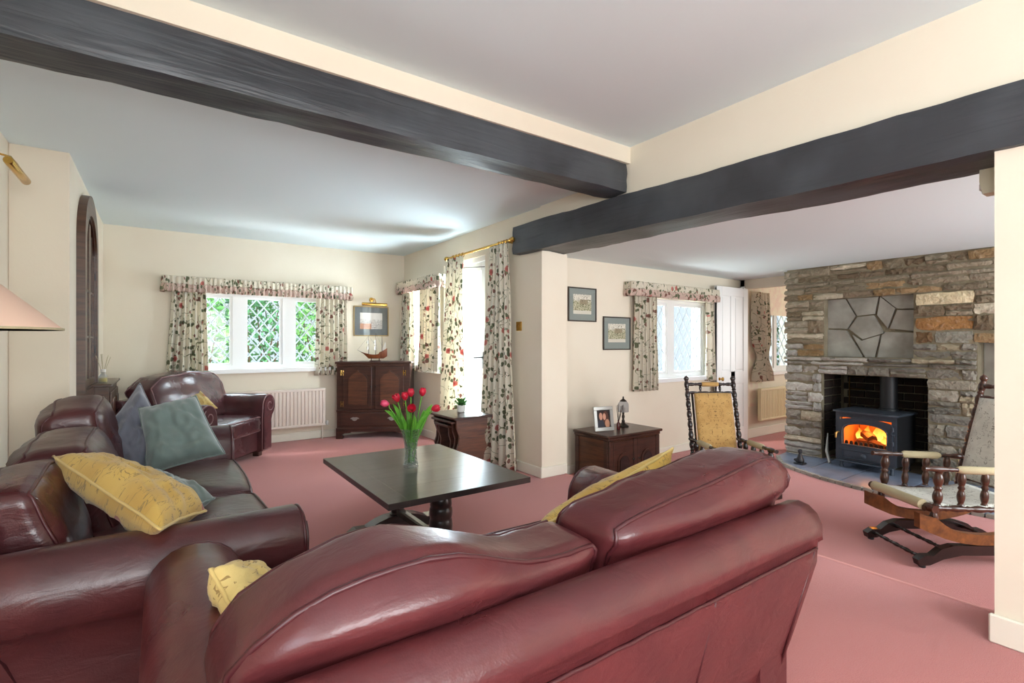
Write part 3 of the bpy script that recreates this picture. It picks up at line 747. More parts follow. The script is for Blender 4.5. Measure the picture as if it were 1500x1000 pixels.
def make_sofa(label, loc, rot, Wd, D, leather_m, armH=.64, backH=.70, seatH=.45, backs=(), seats=2, pm=None, name='sofa', cat='sofa', rake=.14, aw=.245):
    """local: front faces +y, width along x, origin on the floor at the middle"""
    t = thing(name, label, cat, loc, rot); pm = pm or MT['pipe']; hw = Wd / 2; inn = hw - aw; R = .118
    yb, yf = -D / 2, D / 2
    # plinth and front rail
    M().box(-inn + .001, inn - .001, yb + .16, yf - .05, .06, .30, .02).build('base', leather_m, t, loc=(0, 0, 0), smooth=40)
    for sx in (-1, 1):
        for y in (yb + .22, yf - .10):
            M().box(sx * (inn + .07) - .035, sx * (inn + .07) + .035, y - .035, y + .035, 0, .062, .006).build('foot', MT['oak'], t, loc=(0, 0, 0), smooth=0)
    # arms
    cz = armH - R; prof = [(0, .06), (0, .2), (0, cz - .1)]
    for k in range(17):
        a = math.radians(180 - k * 15); prof.append((.128 + R * math.cos(a), cz + R * math.sin(a)))
    prof += [(.165, cz - .16), (.168, .30), (.166, .06)]
    for sx in (-1, 1):
        m = M(); n = len(prof); secs = [(yb + .10, .96), (yb + .13, 1.0)] + [(lerp(yb + .13, yf - .02, i / 6), 1) for i in range(1, 7)] + [(yf, .95)]
        cx, cy = .1, .34; vs = []
        for y, s in secs:
            for a, b in prof:
                b2 = max(.06, cy + (b - cy) * s); vs.append((sx * (inn + cx + (a - cx) * s), y - (0 if y < yf - .1 else .02 * (1 - b / armH)), b2 + .010 * noise.noise((y * 3, a * 6, sx))))
        fs = [(i * n + k, i * n + (k + 1) % n, (i + 1) * n + (k + 1) % n, (i + 1) * n + k) for i in range(len(secs) - 1) for k in range(n)]
        fs += [tuple(range(n)), tuple(range((len(secs) - 1) * n, len(secs) * n))]
        m.add(vs, fs); o = m.build('arm', leather_m, t, loc=(0, 0, 0), smooth=50)
        pf = [(cx + (a - cx) * .84, max(.07, cy + (b - cy) * .92)) for a, b in prof]
        M().prism(pf, lambda a, b, q: (sx * (inn + a), q, b), yf - .03, yf + .008).build('arm_front', leather_m, o, loc=(0, 0, 0), smooth=30)
        M().tube([(sx * (inn + cx + (a - cx) * .97), yf - .006, max(.06, cy + (b - cy) * .97)) for a, b in prof], .006, 6, closed=True).build('piping', pm, o, loc=(0, 0, 0), smooth=180)
        # scroll seam on the front
        M().tube([(sx * (inn + .128 + (.02 + .085 * k / 26) * math.cos(k * .36 + .4)), yf + .009, cz + (.02 + .085 * k / 26) * math.sin(k * .36 + .4)) for k in range(20)], .005, 6).build('scroll', pm, o, loc=(0, 0, 0), smooth=180)
    # raked back
    m = M(); pr = [(yb + rake, .07), (yb + rake * .55, .30), (yb + rake * .12, backH - .16), (yb + .015, backH - .10)]
    pr += [(yb + .075 + .075 * math.cos(math.radians(a)), backH - .075 + .075 * math.sin(math.radians(a))) for a in range(190, -11, -25)]
    pr += [(yb + .20, backH - .25), (yb + .26, .30), (yb + .28, .07)]
    xs = [-1, -.985, -.9, -.6, -.3, 0, .3, .6, .9, .985, 1]; top = hw - .045; n = len(pr); vs = []
    for i, x in enumerate(xs):
        s = .975 if i in (0, len(xs) - 1) else 1
        for y, z in pr:
            half = lerp(hw - .09, top, min(1, z / backH) ** 1.2); zz = z if z < .1 else z * s + .008 * noise.noise((x * 5, y * 6, z * 3))
            vs.append((x * half, lerp(yb + .14, y, s), zz))
    fs = [(i * n + k, i * n + (k + 1) % n, (i + 1) * n + (k + 1) % n, (i + 1) * n + k) for i in range(len(xs) - 1) for k in range(n)] + [tuple(range(n)), tuple(range((len(xs) - 1) * n, len(xs) * n))]
    m.add(vs, fs); bk = m.build('back', leather_m, t, loc=(0, 0, 0), smooth=60)
    ys = yb + rake * .12 - .002; zs = backH - .13
    M().tube([(x / 20 * (top - .03), ys - .002 + .004 * noise.noise((x * .7, 0, 0)), zs) for x in range(-20, 21)], .005, 6).build('back_seam', pm, bk, loc=(0, 0, 0), smooth=180)
    for sx in (-1, 1):
        M().tube([(sx * (lerp(hw - .09, top, (z / backH) ** 1.2) - .03), yq - .002, z) for yq, z in ((yb + rake - .01, .08), (yb + rake * .55, .30), (ys, zs))], .004, 6).build('back_seam', pm, bk, loc=(0, 0, 0), smooth=180)
    for sx in (-.33, .33):
        M().tube([(sx * top, yq - .001, z) for yq, z in ((yb + rake - .01, .08), (yb + rake * .55, .30), (ys, zs))], .003, 6).build('back_seam', pm, bk, loc=(0, 0, 0), smooth=180)
    # seat cushions
    sw = 2 * inn / seats
    for i in range(seats):
        xc = -inn + sw * (i + .5); hx = sw / 2 - .004; y0, y1 = yb + .24, yf + .0; hy = (y1 - y0) / 2
        def dfm(v, P, xc=xc, hx=hx, hy=hy, i=i):
            b = (1 - (v.x / hx) ** 2) * (1 - (v.y / hy) ** 2) if abs(v.x) < hx and abs(v.y) < hy else 0
            z = v.z + (.028 * b if v.z > 0 else 0) + .006 * noise.noise((v.x * 7 + i * 5, v.y * 6, 2))
            return (xc + v.x, (y0 + y1) / 2 + v.y + .018 * (1 - (v.x / hx) ** 2) * (v.y > .2), .36 + z)
        soft(t, 'seat_cushion', leather_m, (hx, hy, .085), .045, dfm, 12, [ring(1), ring(-1)], pm)
    # back cushions: (x0, x1, top profile, thickness, seed)
    for (x0, x1, prof_t, th, sd, bm) in backs:
        hx = (x1 - x0) / 2; hz = .22; hy = th / 2
        def dfm(v, P, x0=x0, x1=x1, hx=hx, hy=hy, prof_t=prof_t, sd=sd, th=th):
            x = (x0 + x1) / 2 + v.x; tz = (v.z / hz + 1) / 2; tp = interp(prof_t, x)
            z = lerp(seatH - .02, tp, tz)
            yy = yb + .20 - .085 * min(1, max(0, (z - .40) / .40)) + hy
            bl = max(0, 1 - (v.x / hx) ** 2); bz = max(0, 1 - (2 * tz - 1) ** 2)
            sq = v.y * (1.15 - .35 * tz)
            y = yy + sq + math.copysign(.035 * bl * bz, v.y) * min(1, abs(v.y) / hy * 1.2)
            if v.y < 0: y -= .045 * max(0, min(1, (z - backH + .02) / .06)) * max(0, min(1, (tp - z) / .05))
            wr = .014 * noise.noise((x * 6 + sd, z * 5, v.y * 3)) + .007 * noise.noise((x * 16 + sd, z * 13, sd))
            return (x + wr * .4, y + wr * (1 if v.y > 0 else -1), z + wr * .7)
        soft(t, 'back_cushion', bm or leather_m, (hx, hy, hz), .05, dfm, 18, [ringy(-1), ringy(1)], pm)
    return t

# sofa in the foreground, seen from behind (front faces +y)
L = lambda tab: [(x - .845, z) for x, z in tab]
make_sofa('burgundy leather two-seat sofa in the foreground, seen from behind', (.845, 1.19, 0), 0, 1.76, .98, MT['leather'],
          backs=[(-.785, .02, L([(.06, .66), (.09, .72), (.14, .765), (.21, .80), (.31, .818), (.40, .82), (.48, .805), (.56, .77), (.66, .735), (.76, .725), (.85, .735)]), .24, 1, None),
                 (.035, .83, L([(.88, .752), (1.0, .778), (1.15, .80), (1.3, .815), (1.45, .835), (1.58, .85), (1.64, .84), (1.68, .80)]), .24, 5, None)])
# sofa along the left wall (front faces +x)
make_sofa('brown leather sofa along the left wall, piled with sage, grey and yellow cushions', (-.08, 2.90, 0), -PI / 2, 2.32, .96, MT['leather_brown'], seats=2, pm=MT['pipe'],
          backs=[(-.90, -.28, [(-.90, .86), (-.6, .93), (-.3, .88)], .22, 11, None),
                 (-.27, .36, [(-.27, .80), (.0, .83), (.36, .79)], .23, 13, None),
                 (.37, .90, [(.37, .77), (.6, .80), (.9, .77)], .15, 17, None)])
# armchair in the far left corner, turned towards the hearth side
make_sofa('plum leather armchair in the far left corner below the window', (.31, 5.80, 0), math.radians(-128.5), 1.22, .88, MT['leather_far'], armH=.66, seats=1, pm=MT['pipe_lt'], name='armchair', cat='armchair',
          backs=[(-.50, .50, [(-.50, .80), (-.36, .90), (0, .93), (.36, .90), (.50, .80)], .26, 23, None)])

# ------------------------------------------------------------------ scatter cushions from their four corners
def pillow(label, cs, th, mat, seed=0, piping=None, wr=.012, sag=0.0, group=None):
    A, B_, C, D = [Vector(c) for c in cs]; nrm = ((C - A).cross(B_ - D)).normalized(); N = 30
    wd, hg = (B_ - A).length, (D - A).length
    def P(u, v, side):
        a, b = u * 2 - 1, v * 2 - 1
        k = .055; a2 = a * (1 - k * (1 - b * b) * abs(a) ** 2); b2 = b * (1 - k * (1 - a * a) * abs(b) ** 2)
        p = A.lerp(B_, (a2 + 1) / 2).lerp(D.lerp(C, (a2 + 1) / 2), (b2 + 1) / 2)
        h = ((1 - a ** 4) * (1 - b ** 4)) ** .55 * th / 2
        w = wr * noise.noise((a * 2.2 + seed, b * 2.2, seed * .7)) + wr * .6 * noise.noise((a * 5 + seed, b * 5, side))
        w -= wr * .8 * (1 - min(1, abs(noise.noise((a * 1.6 + seed * 2, b * 1.6 + a * .8, seed + 3)) * 3.2))) ** 2 - wr * .2
        edge = (1 - abs(a) ** 3) * (1 - abs(b) ** 3)
        return p + nrm * (side * h + w * (edge + .25)) - Vector((0, 0, sag * (1 - a * a) * (b + 1) / 2))
    m = M()
    for sd in (1, -1): m.grid(lambda u, v: P(u, v, sd), N, N, uvfn=lambda u, v: (u * wd + seed, v * hg + (3 if sd < 0 else 0)))
    xs, ys, zs = zip(*m.v); org = ((min(xs) + max(xs)) / 2, (min(ys) + max(ys)) / 2, min(zs))
    m.v = [(p[0] - org[0], p[1] - org[1], p[2] - org[2]) for p in m.v]
    o = m.build('scatter_cushion', mat, None, loc=org, smooth=180, label=label, category='cushion', group=group)
    bm = bmesh.new(); bm.from_mesh(o.data); bmesh.ops.remove_doubles(bm, verts=bm.verts[:], dist=.0008); bmesh.ops.recalc_face_normals(bm, faces=bm.faces[:]); bm.to_mesh(o.data); bm.free()
    o.data.shade_smooth()
    path = [P(i / N, 0, 1) for i in range(N)] + [P(1, i / N, 1) for i in range(N)] + [P(1 - i / N, 1, 1) for i in range(N)] + [P(0, 1 - i / N, 1) for i in range(N)]
    M().tube([p - Vector(org) for p in path], .005, 6, closed=True).build('piping', piping or mat, o, loc=(0, 0, 0), smooth=180)
    return o
pillow('large sage green velvet cushion standing on the left-wall sofa seat', [(-.10, 3.50, .835), (.17, 3.46, .893), (.30, 3.26, .575), (-.06, 3.26, .505)], .17, MT['cush_g'], 2, wr=.022)
pillow('slate grey velvet cushion leaning on the left-wall sofa back, behind the green one', [(-.10, 3.70, .962), (.04, 3.46, .66), (-.12, 3.26, .47), (-.27, 3.50, .70)], .15, MT['cush_gr'], 5, wr=.02)
pillow('sage green cushion lying flat on the left-wall sofa seat', [(-.13, 2.92, .555), (-.05, 3.10, .535), (.20, 2.62, .50), (.08, 2.44, .50)], .13, MT['cush_g'], 8, wr=.012)
pillow('yellow tapestry cushion slumped over the near arm of the left-wall sofa', [(-.31, 2.38, .80), (-.15, 2.50, .70), (.13, 2.04, .615), (.0, 1.75, .665)], .15, MT['cush_y'], 11, wr=.014, piping=MT['cush_y2'])
pillow('pale gold cushion on the plum armchair seat', [(-.03, 6.00, .72), (.21, 6.16, .85), (.46, 5.72, .56), (.20, 5.60, .53)], .15, MT['cush_y2'], 14, wr=.014)
pillow('yellow tapestry cushion poking above the right end of the foreground sofa', [(1.545, 1.16, .815), (.95, 1.20, .635), (1.0, 1.30, .44), (1.50, 1.28, .46)], .15, MT['cush_y'], 17, wr=.016, piping=MT['cush_y2'])
pillow('pale yellow cushion tucked beside the left arm of the foreground sofa', [(.085, 1.22, .725), (.155, 1.37, .66), (.30, 1.26, .55), (.125, 1.12, .645)], .09, MT['cush_y2'], 20, wr=.009)

# ------------------------------------------------------------------ coffee table
t = thing('coffee_table', 'dark oak refectory coffee table with bulbous legs, tulips standing on it', 'table', (1.25, 2.725, 0))
for k in range(5):
    y0 = -.555 + k * .222
    B(-.30, .405, y0 + .0, y0 + .222, .440, .470, .0006).build('plank', MT['oak_black'], t, loc=(0, 0, 0), smooth=0)
B(-.405, -.3002, -.555, .555, .440, .470, .0008).build('breadboard_end', MT['oak_brown'] if False else MT['oak_black'], t, loc=(0, 0, 0), smooth=0)
bulb = [(.045, 0), (.05, .012), (.036, .02), (.036, .03), (.052, .045), (.062, .075), (.064, .12), (.061, .15), (.057, .157), (.061, .165), (.063, .19), (.061, .212), (.056, .22), (.06, .228), (.058, .255), (.048, .285), (.034, .30), (.034, .315), (.05, .325), (.05, .345)]
for y in (-.28, .34):
    M().lathe(bulb, 24, (0, y, .095)).build('leg', MT['oak_black'], t, loc=(0, 0, 0), smooth=60)
    foot = [(-.31, .0), (-.31, .035), (-.27, .06), (-.20, .055), (-.13, .085), (-.07, .10), (.07, .10), (.13, .085), (.20, .055), (.27, .06), (.31, .035), (.31, 0), (.2, .0), (.15, .018), (-.15, .018), (-.2, 0)]
    M().prism(foot, lambda a, b, q: (a, y + q, b), -.045, .045).build('foot', MT['oak_black'], t, loc=(0, 0, 0), smooth=0)
    B(-.28, .28, y - .03, y + .03, .405, .44, .004).build('bearer', MT['oak_black'], t, loc=(0, 0, 0), smooth=0)
B(-.022, .022, -.24, .30, .10, .15, .008).build('stretcher', MT['oak_black'], t, loc=(0, 0, 0), smooth=0)

# vase and tulips
VX, VY, VZ = 1.209, 2.75, .4705
vs = thing('vase', 'cut crystal vase of tulips on the coffee table', 'vase', (VX, VY, VZ))
out = [(.040, 0), (.044, .004), (.045, .015), (.040, .03), (.036, .06), (.036, .10), (.041, .15), (.050, .19), (.062, .225)]
inn = [(r - .0045, z + .004) for r, z in out[2:]][::-1]
M().lathe(out + [(.060, .228)] + inn + [(0, .018)], 32, ribs=(2, -.05)).build('body', MT['crystal'], vs, loc=(0, 0, 0), smooth=25)
g = G('vase_water'); g.t.links.new(g.n('MixShader', 0, None, _0=.12, _1=g.n('BsdfTransparent', 0, None, Color=(.88, .96, .84, 1)), _2=g.n('BsdfGlossy', 0, None, Roughness=.05)), g.out.inputs['Surface'])
M().lathe([(0, .021), (.03, .021), (.0305, .10), (.034, .15), (0, .15)], 20).build('water', g.m, vs, loc=(0, 0, 0), smooth=60)
def tulip(i, head, tilt, mat, label, openf=0.0):
    hx, hy, hz = head[0] - VX, head[1] - VY, head[2] - VZ
    t = thing('tulip', label, 'tulip', (VX, VY, VZ + .03), 0, 'tulips in the crystal vase')
    a = i * 0.9; b0 = Vector((.014 * math.cos(a), .014 * math.sin(a), 0)); h = Vector((hx, hy, hz - .03))
    rim = Vector((hx * .42, hy * .42, .17)); 
    if rim.xy.length > .044: rim.xy = rim.xy * (.044 / rim.xy.length)
    pts = [b0.lerp(rim, k / 4) for k in range(4)] + [rim + (h - rim) * (k / 5) + Vector((0, 0, .02 * math.sin(PI * k / 5))) for k in range(6)]
    pts[-1] = h - Vector(tilt).normalized() * .02
    M().tube(pts, .0034, 6).build('stem', MT['stem'], t, loc=(0, 0, 0), smooth=180)
    q = Vector((0, 0, 1)).rotation_difference(Vector(tilt).normalized())
    for k in range(6):
        ang = k * PI / 3 + i; inner = .92 if k % 2 else 1.0
        def P(u, v):
            s = u * 2 - 1; w = .021 * math.sin(PI * min(1, .12 + .80 * v)) ** .7 * inner
            r = (.004 + .021 * math.sin(PI * min(.5 + openf * .3, v * .62)) ** .8 - .012 * v ** 3 * (1 - openf)) * inner + .010 * openf * v
            th_ = s * w / max(r, .008) * .9
            p = Vector((r * math.cos(ang + th_), r * math.sin(ang + th_), -.022 + .052 * v - .006 * s * s * v))
            return h + q @ p
        o = M().grid(P, 6, 7).build('petal', mat, t, loc=(0, 0, 0), smooth=180)
        md = o.modifiers.new('thick', 'SOLIDIFY'); md.thickness = .0012
    return t
def leafblade(parent, p0, p1, p2, w, mat, name='leaf', up=(0, 0, 1)):
    p0, p1, p2 = Vector(p0), Vector(p1), Vector(p2)
    def P(u, v):
        c = p0 * (1 - v) ** 2 + p1 * 2 * v * (1 - v) + p2 * v * v; d = (p1 - p0) * (1 - v) + (p2 - p1) * v
        sd = d.cross(Vector((.35, -.8, .45))).normalized(); n = sd.cross(d).normalized(); s = u * 2 - 1
        wv = w * (math.sin(PI * min(1, .06 + .92 * v)) ** .75)
        return c + sd * s * wv + n * (.35 * wv * s * s)
    o = M().grid(P, 4, 10).build(name, mat, parent, loc=(0, 0, 0), smooth=180)
    md = o.modifiers.new('thick', 'SOLIDIFY'); md.thickness = .001
    return o
R_ = Vector((.817, -.576, 0)); F_ = Vector((.576, .817, 0))
TL = [((1.087, 2.836, .845), (-.9, .55, .25), 'petal_pk', 'pink tulip drooping at the far left of the vase', .0, .085),
      ((1.148, 2.815, .872), (-.35, .1, 1), 'petal', 'wide open red tulip, second from the left of the bunch', .35, .03),
      ((1.180, 2.771, .885), (-.1, .1, 1), 'petal', 'red tulip just right of the wide open one', .05, .02),
      ((1.209, 2.750, .906), (.05, 0, 1), 'petal', 'tall red tulip in the middle of the bunch', .0, .0),
      ((1.265, 2.710, .910), (.1, -.05, 1), 'petal', 'tall lone red tulip standing right of the bunch', .0, .04),
      ((1.190, 2.700, .821), (-.3, -.9, .45), 'petal', 'dark red tulip facing forward low in the bunch', .5, .0),
      ((1.325, 2.668, .817), (.85, -.5, .25), 'petal', 'red tulip drooping at the far right of the vase', .05, .1)]
for i, (hd, tl, mt, lb, op, _) in enumerate(TL):
    t = tulip(i, hd, tl, MT[mt], lb, op)
    side = R_ * (hd[0] - VX) / .817
    d = Vector((hd[0] - VX, hd[1] - VY, 0)); d = d.normalized() if d.length > .02 else Vector((-.5, -.6, 0))
    sp = (.075 + .03 * (i % 3)) * (1 if i != 3 else .6)
    e = d * .03; e.z = .155
    leafblade(t, e * .35 + Vector((0, 0, .02)), e + d * .02 + Vector((0, 0, .10)), d * (sp + .02) + Vector((.01 * (i % 2), 0, .27 + .035 * ((i * 2) % 3))), .024, MT['stem'])
    d2 = Matrix.Rotation(1.2 if i % 2 else -1.0, 3, 'Z') @ d
    e2 = d2 * .03; e2.z = .155
    leafblade(t, e2 * .3 + Vector((0, 0, .02)), e2 + d2 * .01 + Vector((0, 0, .06)), d2 * (.06 + .02 * (i % 2)) + Vector((0, 0, .25 + .03 * (i % 3))), .022, MT['stem'])

# ------------------------------------------------------------------ nest of tables by the glazed door
def endboard(m, w, h, y0, y1, cx):
    half = [(w * .5, 0), (w * .5, .035), (w * .40, .06), (w * .33, .12), (w * .36, h * .38), (w * .46, h * .50), (w * .40, h * .60), (w * .38, h * .72), (w * .46, h * .86), (w * .47, h)]
    m.prism(half + [(-a, b) for a, b in half[::-1]], lambda a, b, q: (cx + a, q, b), y0, y1)
NL = ('largest of the nested dark wood tables, the plant pot on its top', 'middle table of the nest, tucked under the largest one', 'smallest table of the nest, innermost under the other two')
for k, (w, hw, z) in enumerate(((.40, .26, .55), (.34, .20, .51), (.28, .14, .47))):
    xo = -.03 * k
    nt = thing('nest_table', NL[k], 'table', (2.29 + xo, 4.09, 0), 0, 'nest of tables by the glazed door')
    B(-w / 2, w / 2, -hw, hw, z - .022, z, .005).build('table_top', MT['oak'], nt, loc=(0, 0, 0), smooth=0)
    for sy in (-1, 1):
        m = M(); y = sy * (hw - .045); endboard(m, w * .86, z - .024, y - .011, y + .011, 0)
        m.build('end_board', MT['oak_red'] if sy < 0 and k == 0 else MT['oak'], nt, loc=(0, 0, 0), smooth=0)
    B(w * .25, w * .25 + .016, -hw + .057, hw - .057, z - .04, z - .022, .003).build('apron', MT['oak'], nt, loc=(0, 0, 0), smooth=0)
pp = thing('potted_plant', 'small leafy plant in a white pot on the largest nested table', 'plant', (2.33, 4.14, .5505))
M().lathe([(.026, 0), (.034, .004), (.040, .05), (.041, .068), (.037, .068), (.034, .05), (0, .05)], 20).build('pot', MT['porcelain'], pp, loc=(0, 0, 0), smooth=40)
random.seed(3)
for k in range(26):
    a = random.uniform(0, 2 * PI); e = random.uniform(.15, 1.3); L_ = random.uniform(.05, .10); d = Vector((math.cos(a) * math.cos(e), math.sin(a) * math.cos(e), math.sin(e)))
    leafblade(pp, (d.x * .01, d.y * .01, .05), d * L_ * .6 + Vector((0, 0, .075)), d * L_ + Vector((0, 0, .055)), .012, MT['leafgreen'])

# ------------------------------------------------------------------ corner cabinet (front turned to the room)
CR = math.radians(-35.2 + 4)
cb = thing('oak_cabinet', 'dark oak two-door cabinet with a drawer across the corner, model ship on top', 'cabinet', (2.205, 6.165, 0), CR)
w, dp = .455, .40     # half width, depth; local front at y=0 facing -y
B(-w, w, 0, dp, .12, .945).build('body', MT['oak'], cb, loc=(0, 0, 0), smooth=0)
B(-w - .02, w + .02, -.025, dp + .005, .945, .972, .006).build('top', MT['oak'], cb, loc=(0, 0, 0), smooth=0)
for r in ((-w - .004, w + .004, .915, .944), (-w - .004, w + .004, .335, .365), (-w - .01, w + .01, .10, .135)):
    B(r[0], r[1], -.012, .01, r[2], r[3], .004).build('moulding', MT['oak'], cb, loc=(0, 0, 0), smooth=0)
def archpts(a0, a1, z0, z1, rise):
    c, hw_ = (a0 + a1) / 2, (a1 - a0) / 2; up = []
    for k in range(17):
        u = -1 + k / 8; s = 1 - abs(u)
        f = .72 * (1 - abs(u) ** 2.6) + .28 * max(0, 1 - abs(u) / .32) ** 1.4
        up.append((c - u * hw_, z1 - rise + rise * f))
    return [(a0, z0), (a1, z0)] + up
for sx in (-1, 1):
    a0, a1 = (.02, .375) if sx > 0 else (-.375, -.02)
    d = M().box(a0, a1, -.016, 0, .37, .91, .004).build('door', MT['oak'], cb, loc=(0, 0, 0), smooth=0)
    M().prism(archpts(a0 + .055, a1 - .045, .42, .875, .12), lambda a, b, q: (a, q, b), -.020, -.0155).build('panel_moulding', MT['oak'], d, loc=(0, 0, 0), smooth=0)
    M().prism(archpts(a0 + .067, a1 - .057, .432, .862, .115), lambda a, b, q: (a, q, b), -.026, -.0195).build('panel', MT['oak_red'], d, loc=(0, 0, 0), smooth=0)
    xh = a1 + .012 if sx > 0 else a0 - .012
    for z in (.83, .44):
        m = M()
        m.box(xh - .018, xh + .018, -.020, -.016, z - .006, z + .006); m.box(xh - .018, xh - .008, -.020, -.016, z - .035, z + .035, .002); m.box(xh + .008, xh + .018, -.020, -.016, z - .035, z + .035, .002)
        if z > .5: m.build('hinge', MT['brass'], d, loc=(0, 0, 0), smooth=0, label='brass H-shaped hinge')
        else: m.build('hinge', MT['brass_dull'], d, loc=(0, 0, 0), smooth=0)
    M().lathe([(.006, 0), (.005, .012), (.011, .018), (.0, .026)], 12, (sx * .03, -.016, .66), (0, -1, 0)).build('door_knob', MT['bronze'], d, loc=(0, 0, 0))
dw = M().box(-.40, .40, -.015, 0, .165, .325, .005).build('drawer', MT['oak'], cb, loc=(0, 0, 0), smooth=0)
for sx in (-.23, .23):
    plate = [(.045 * math.cos(a) * (1 + .25 * math.cos(4 * a)), .022 * math.sin(a) * (1 + .3 * math.sin(3 * a))) for a in [k * PI / 12 for k in range(24)]]
    h_ = M().prism(plate, lambda a, b, q: (sx + a, q, .255 + b), -.018, -.015).build('drawer_pull', MT['silver'], dw, loc=(0, 0, 0), smooth=0)
    M().tube([(sx - .028, -.02, .258), (sx - .026, -.034, .24), (sx, -.036, .230), (sx + .026, -.034, .24), (sx + .028, -.02, .258)], .003, 6).build('bail', MT['silver'], h_, loc=(0, 0, 0))
for sx in (-1, 1):
    pts = [(sx * (w + .008), 0), (sx * (w - .075), 0), (sx * (w - .085), .03), (sx * (w - .06), .05), (sx * (w - .10), .07), (sx * (w - .17), .075), (sx * (w - .19), .10), (sx * (w + .008), .10)]
    M().prism(pts, lambda a, b, q: (a, q, b), -.014, .02).build('bracket_foot', MT['oak'], cb, loc=(0, 0, 0), smooth=0)
    B(sx * w - .012, sx * w + .012, dp - .08, dp, 0, .12).build('back_foot', MT['oak'], cb, loc=(0, 0, 0), smooth=0)
B(-w + .17, w - .17, -.008, .01, .085, .12).build('base_rail', MT['oak'], cb, loc=(0, 0, 0), smooth=0)

# model galleon on the cabinet
sp = thing('model_ship', 'wooden model galleon with pale sails on the oak cabinet', 'model ship', (2.25, 6.23, .9725), CR)
def hull(u, v):
    x = -.15 + .30 * u; s = v * 2 - 1
    bw = .036 * (max(0, math.sin(PI * min(1, .14 + .80 * u)))) ** .6
    sheer = .085 + .05 * (2 * u - .85) ** 2 + (.018 if u > .68 else 0); keel = .035 + .045 * max(0, .22 - u) / .22 * 1.4 + .03 * max(0, u - .85) / .15
    z = lerp(keel, sheer, abs(s) ** .9); return (x - .02 * (1 - abs(s)) * 0 - (.03 * abs(s) * max(0, .2 - u) / .2), bw * math.copysign(abs(s) ** .55, s), z)
m = M().grid(hull, 26, 16)
o = m.build('hull', MT['hull'], sp, loc=(0, 0, 0), smooth=60)
M().grid(lambda u, v: (lerp(-.15, .15, u) - .03 * max(0, .2 - u) / .2, (v * 2 - 1) * .034 * (max(0, math.sin(PI * min(1, .14 + .80 * u)))) ** .6, .076 + .05 * (2 * u - .85) ** 2), 20, 4).build('deck', MT['hull'], sp, loc=(0, 0, 0), smooth=60)
B(-.07, .07, -.02, .02, 0, .012, .003).build('stand', MT['oak'], sp, loc=(0, 0, 0), smooth=0)
for x in (-.05, .05): B(x - .005, x + .005, -.006, .006, .012, .05).build('stand_post', MT['oak'], sp, loc=(0, 0, 0), smooth=0)
for k, (x, H_) in enumerate(((-.085, .33), (.005, .36), (.085, .32))):
    ms = M().tube([(x, 0, .08), (x, 0, H_)], [.004, .002], 8).build('mast', MT['oak'], sp, loc=(0, 0, 0))
    for z, L_ in (((.20, .05), (.27, .035)) if k < 2 else ()):
        M().tube([(x, -L_, z + .0), (x, L_, z + .0)], .0022, 6).build('yard', MT['oak'], ms, loc=(0, 0, 0))
        so_ = M().grid(lambda u, v: (x - .006 - .018 * math.sin(PI * v) * (1 - (2 * u - 1) ** 2), (2 * u - 1) * L_ * .9, z - .052 * v), 6, 6).build('sail', MT['sail'], ms, loc=(0, 0, 0), smooth=180)
        so_.modifiers.new('t', 'SOLIDIFY').thickness = .001
    if k == 2:
        so_ = M().add([(x, -.0005, .13), (x, -.0005, .15), (x + .045, -.0005, .25), (x + .05, -.0005, .13), (x, .0005, .13), (x, .0005, .15), (x + .045, .0005, .25), (x + .05, .0005, .13)], [(0, 1, 2, 3), (7, 6, 5, 4), (0, 4, 5, 1), (1, 5, 6, 2), (2, 6, 7, 3), (3, 7, 4, 0)]).build('sail', MT['sail'], ms, loc=(0, 0, 0), smooth=0)
    for sy in (-1, 1): M().tube([(x + .012, sy * .032, .09), (x, 0, H_ - .02)], .0007, 4).build('rigging', MT['frame_dk'], ms, loc=(0, 0, 0))
M().tube([(-.15, 0, .105), (-.225, 0, .145)], [.0035, .0015], 8).build('bowsprit', MT['oak'], sp, loc=(0, 0, 0))
M().tube([(-.225, 0, .145), (-.085, 0, .32)], .0007, 4).tube([(-.085, 0, .33), (.005, 0, .20)], .0007, 4).tube([(.005, 0, .355), (.085, 0, .2)], .0007, 4).build('rigging', MT['frame_dk'], sp, loc=(0, 0, 0))

# ------------------------------------------------------------------ low cabinet of the snug with its ornaments
cx0, cx1, cy0, cy1, cz = 3.36, 4.10, 3.22, 3.70, .35
lc = thing('low_cabinet', 'low carved dark oak cabinet under the two framed prints', 'cabinet', ((cx0 + cx1) / 2, cy0, FS))
w = (cx1 - cx0) / 2; H_ = cz - FS
B(-w + .02, w - .02, .02, cy1 - cy0 - .01, .0, H_ - .025).build('body', MT['oak_red'], lc, loc=(0, 0, 0), smooth=0)
B(-w - .012, w + .012, -.012, cy1 - cy0, H_ - .025, H_, .006).build('top', MT['oak'], lc, loc=(0, 0, 0), smooth=0)
B(-w + .005, w - .005, .004, cy1 - cy0, H_ - .055, H_ - .026, .006).build('cornice', MT['oak'], lc, loc=(0, 0, 0), smooth=0)
B(-w + .005, w - .005, .004, cy1 - cy0, 0, .06, .006).build('plinth', MT['oak'], lc, loc=(0, 0, 0), smooth=0)
for x in (-w + .04, 0, w - .04): B(x - .025, x + .025, .005, .03, .06, H_ - .056, .005).build('stile', MT['oak'], lc, loc=(0, 0, 0), smooth=0)
for y in (.03, cy1 - cy0 - .06): B(-w + .008, -w + .025, y, y + .05, .06, H_ - .056, .004).build('side_stile', MT['oak'], lc, loc=(0, 0, 0), smooth=0)
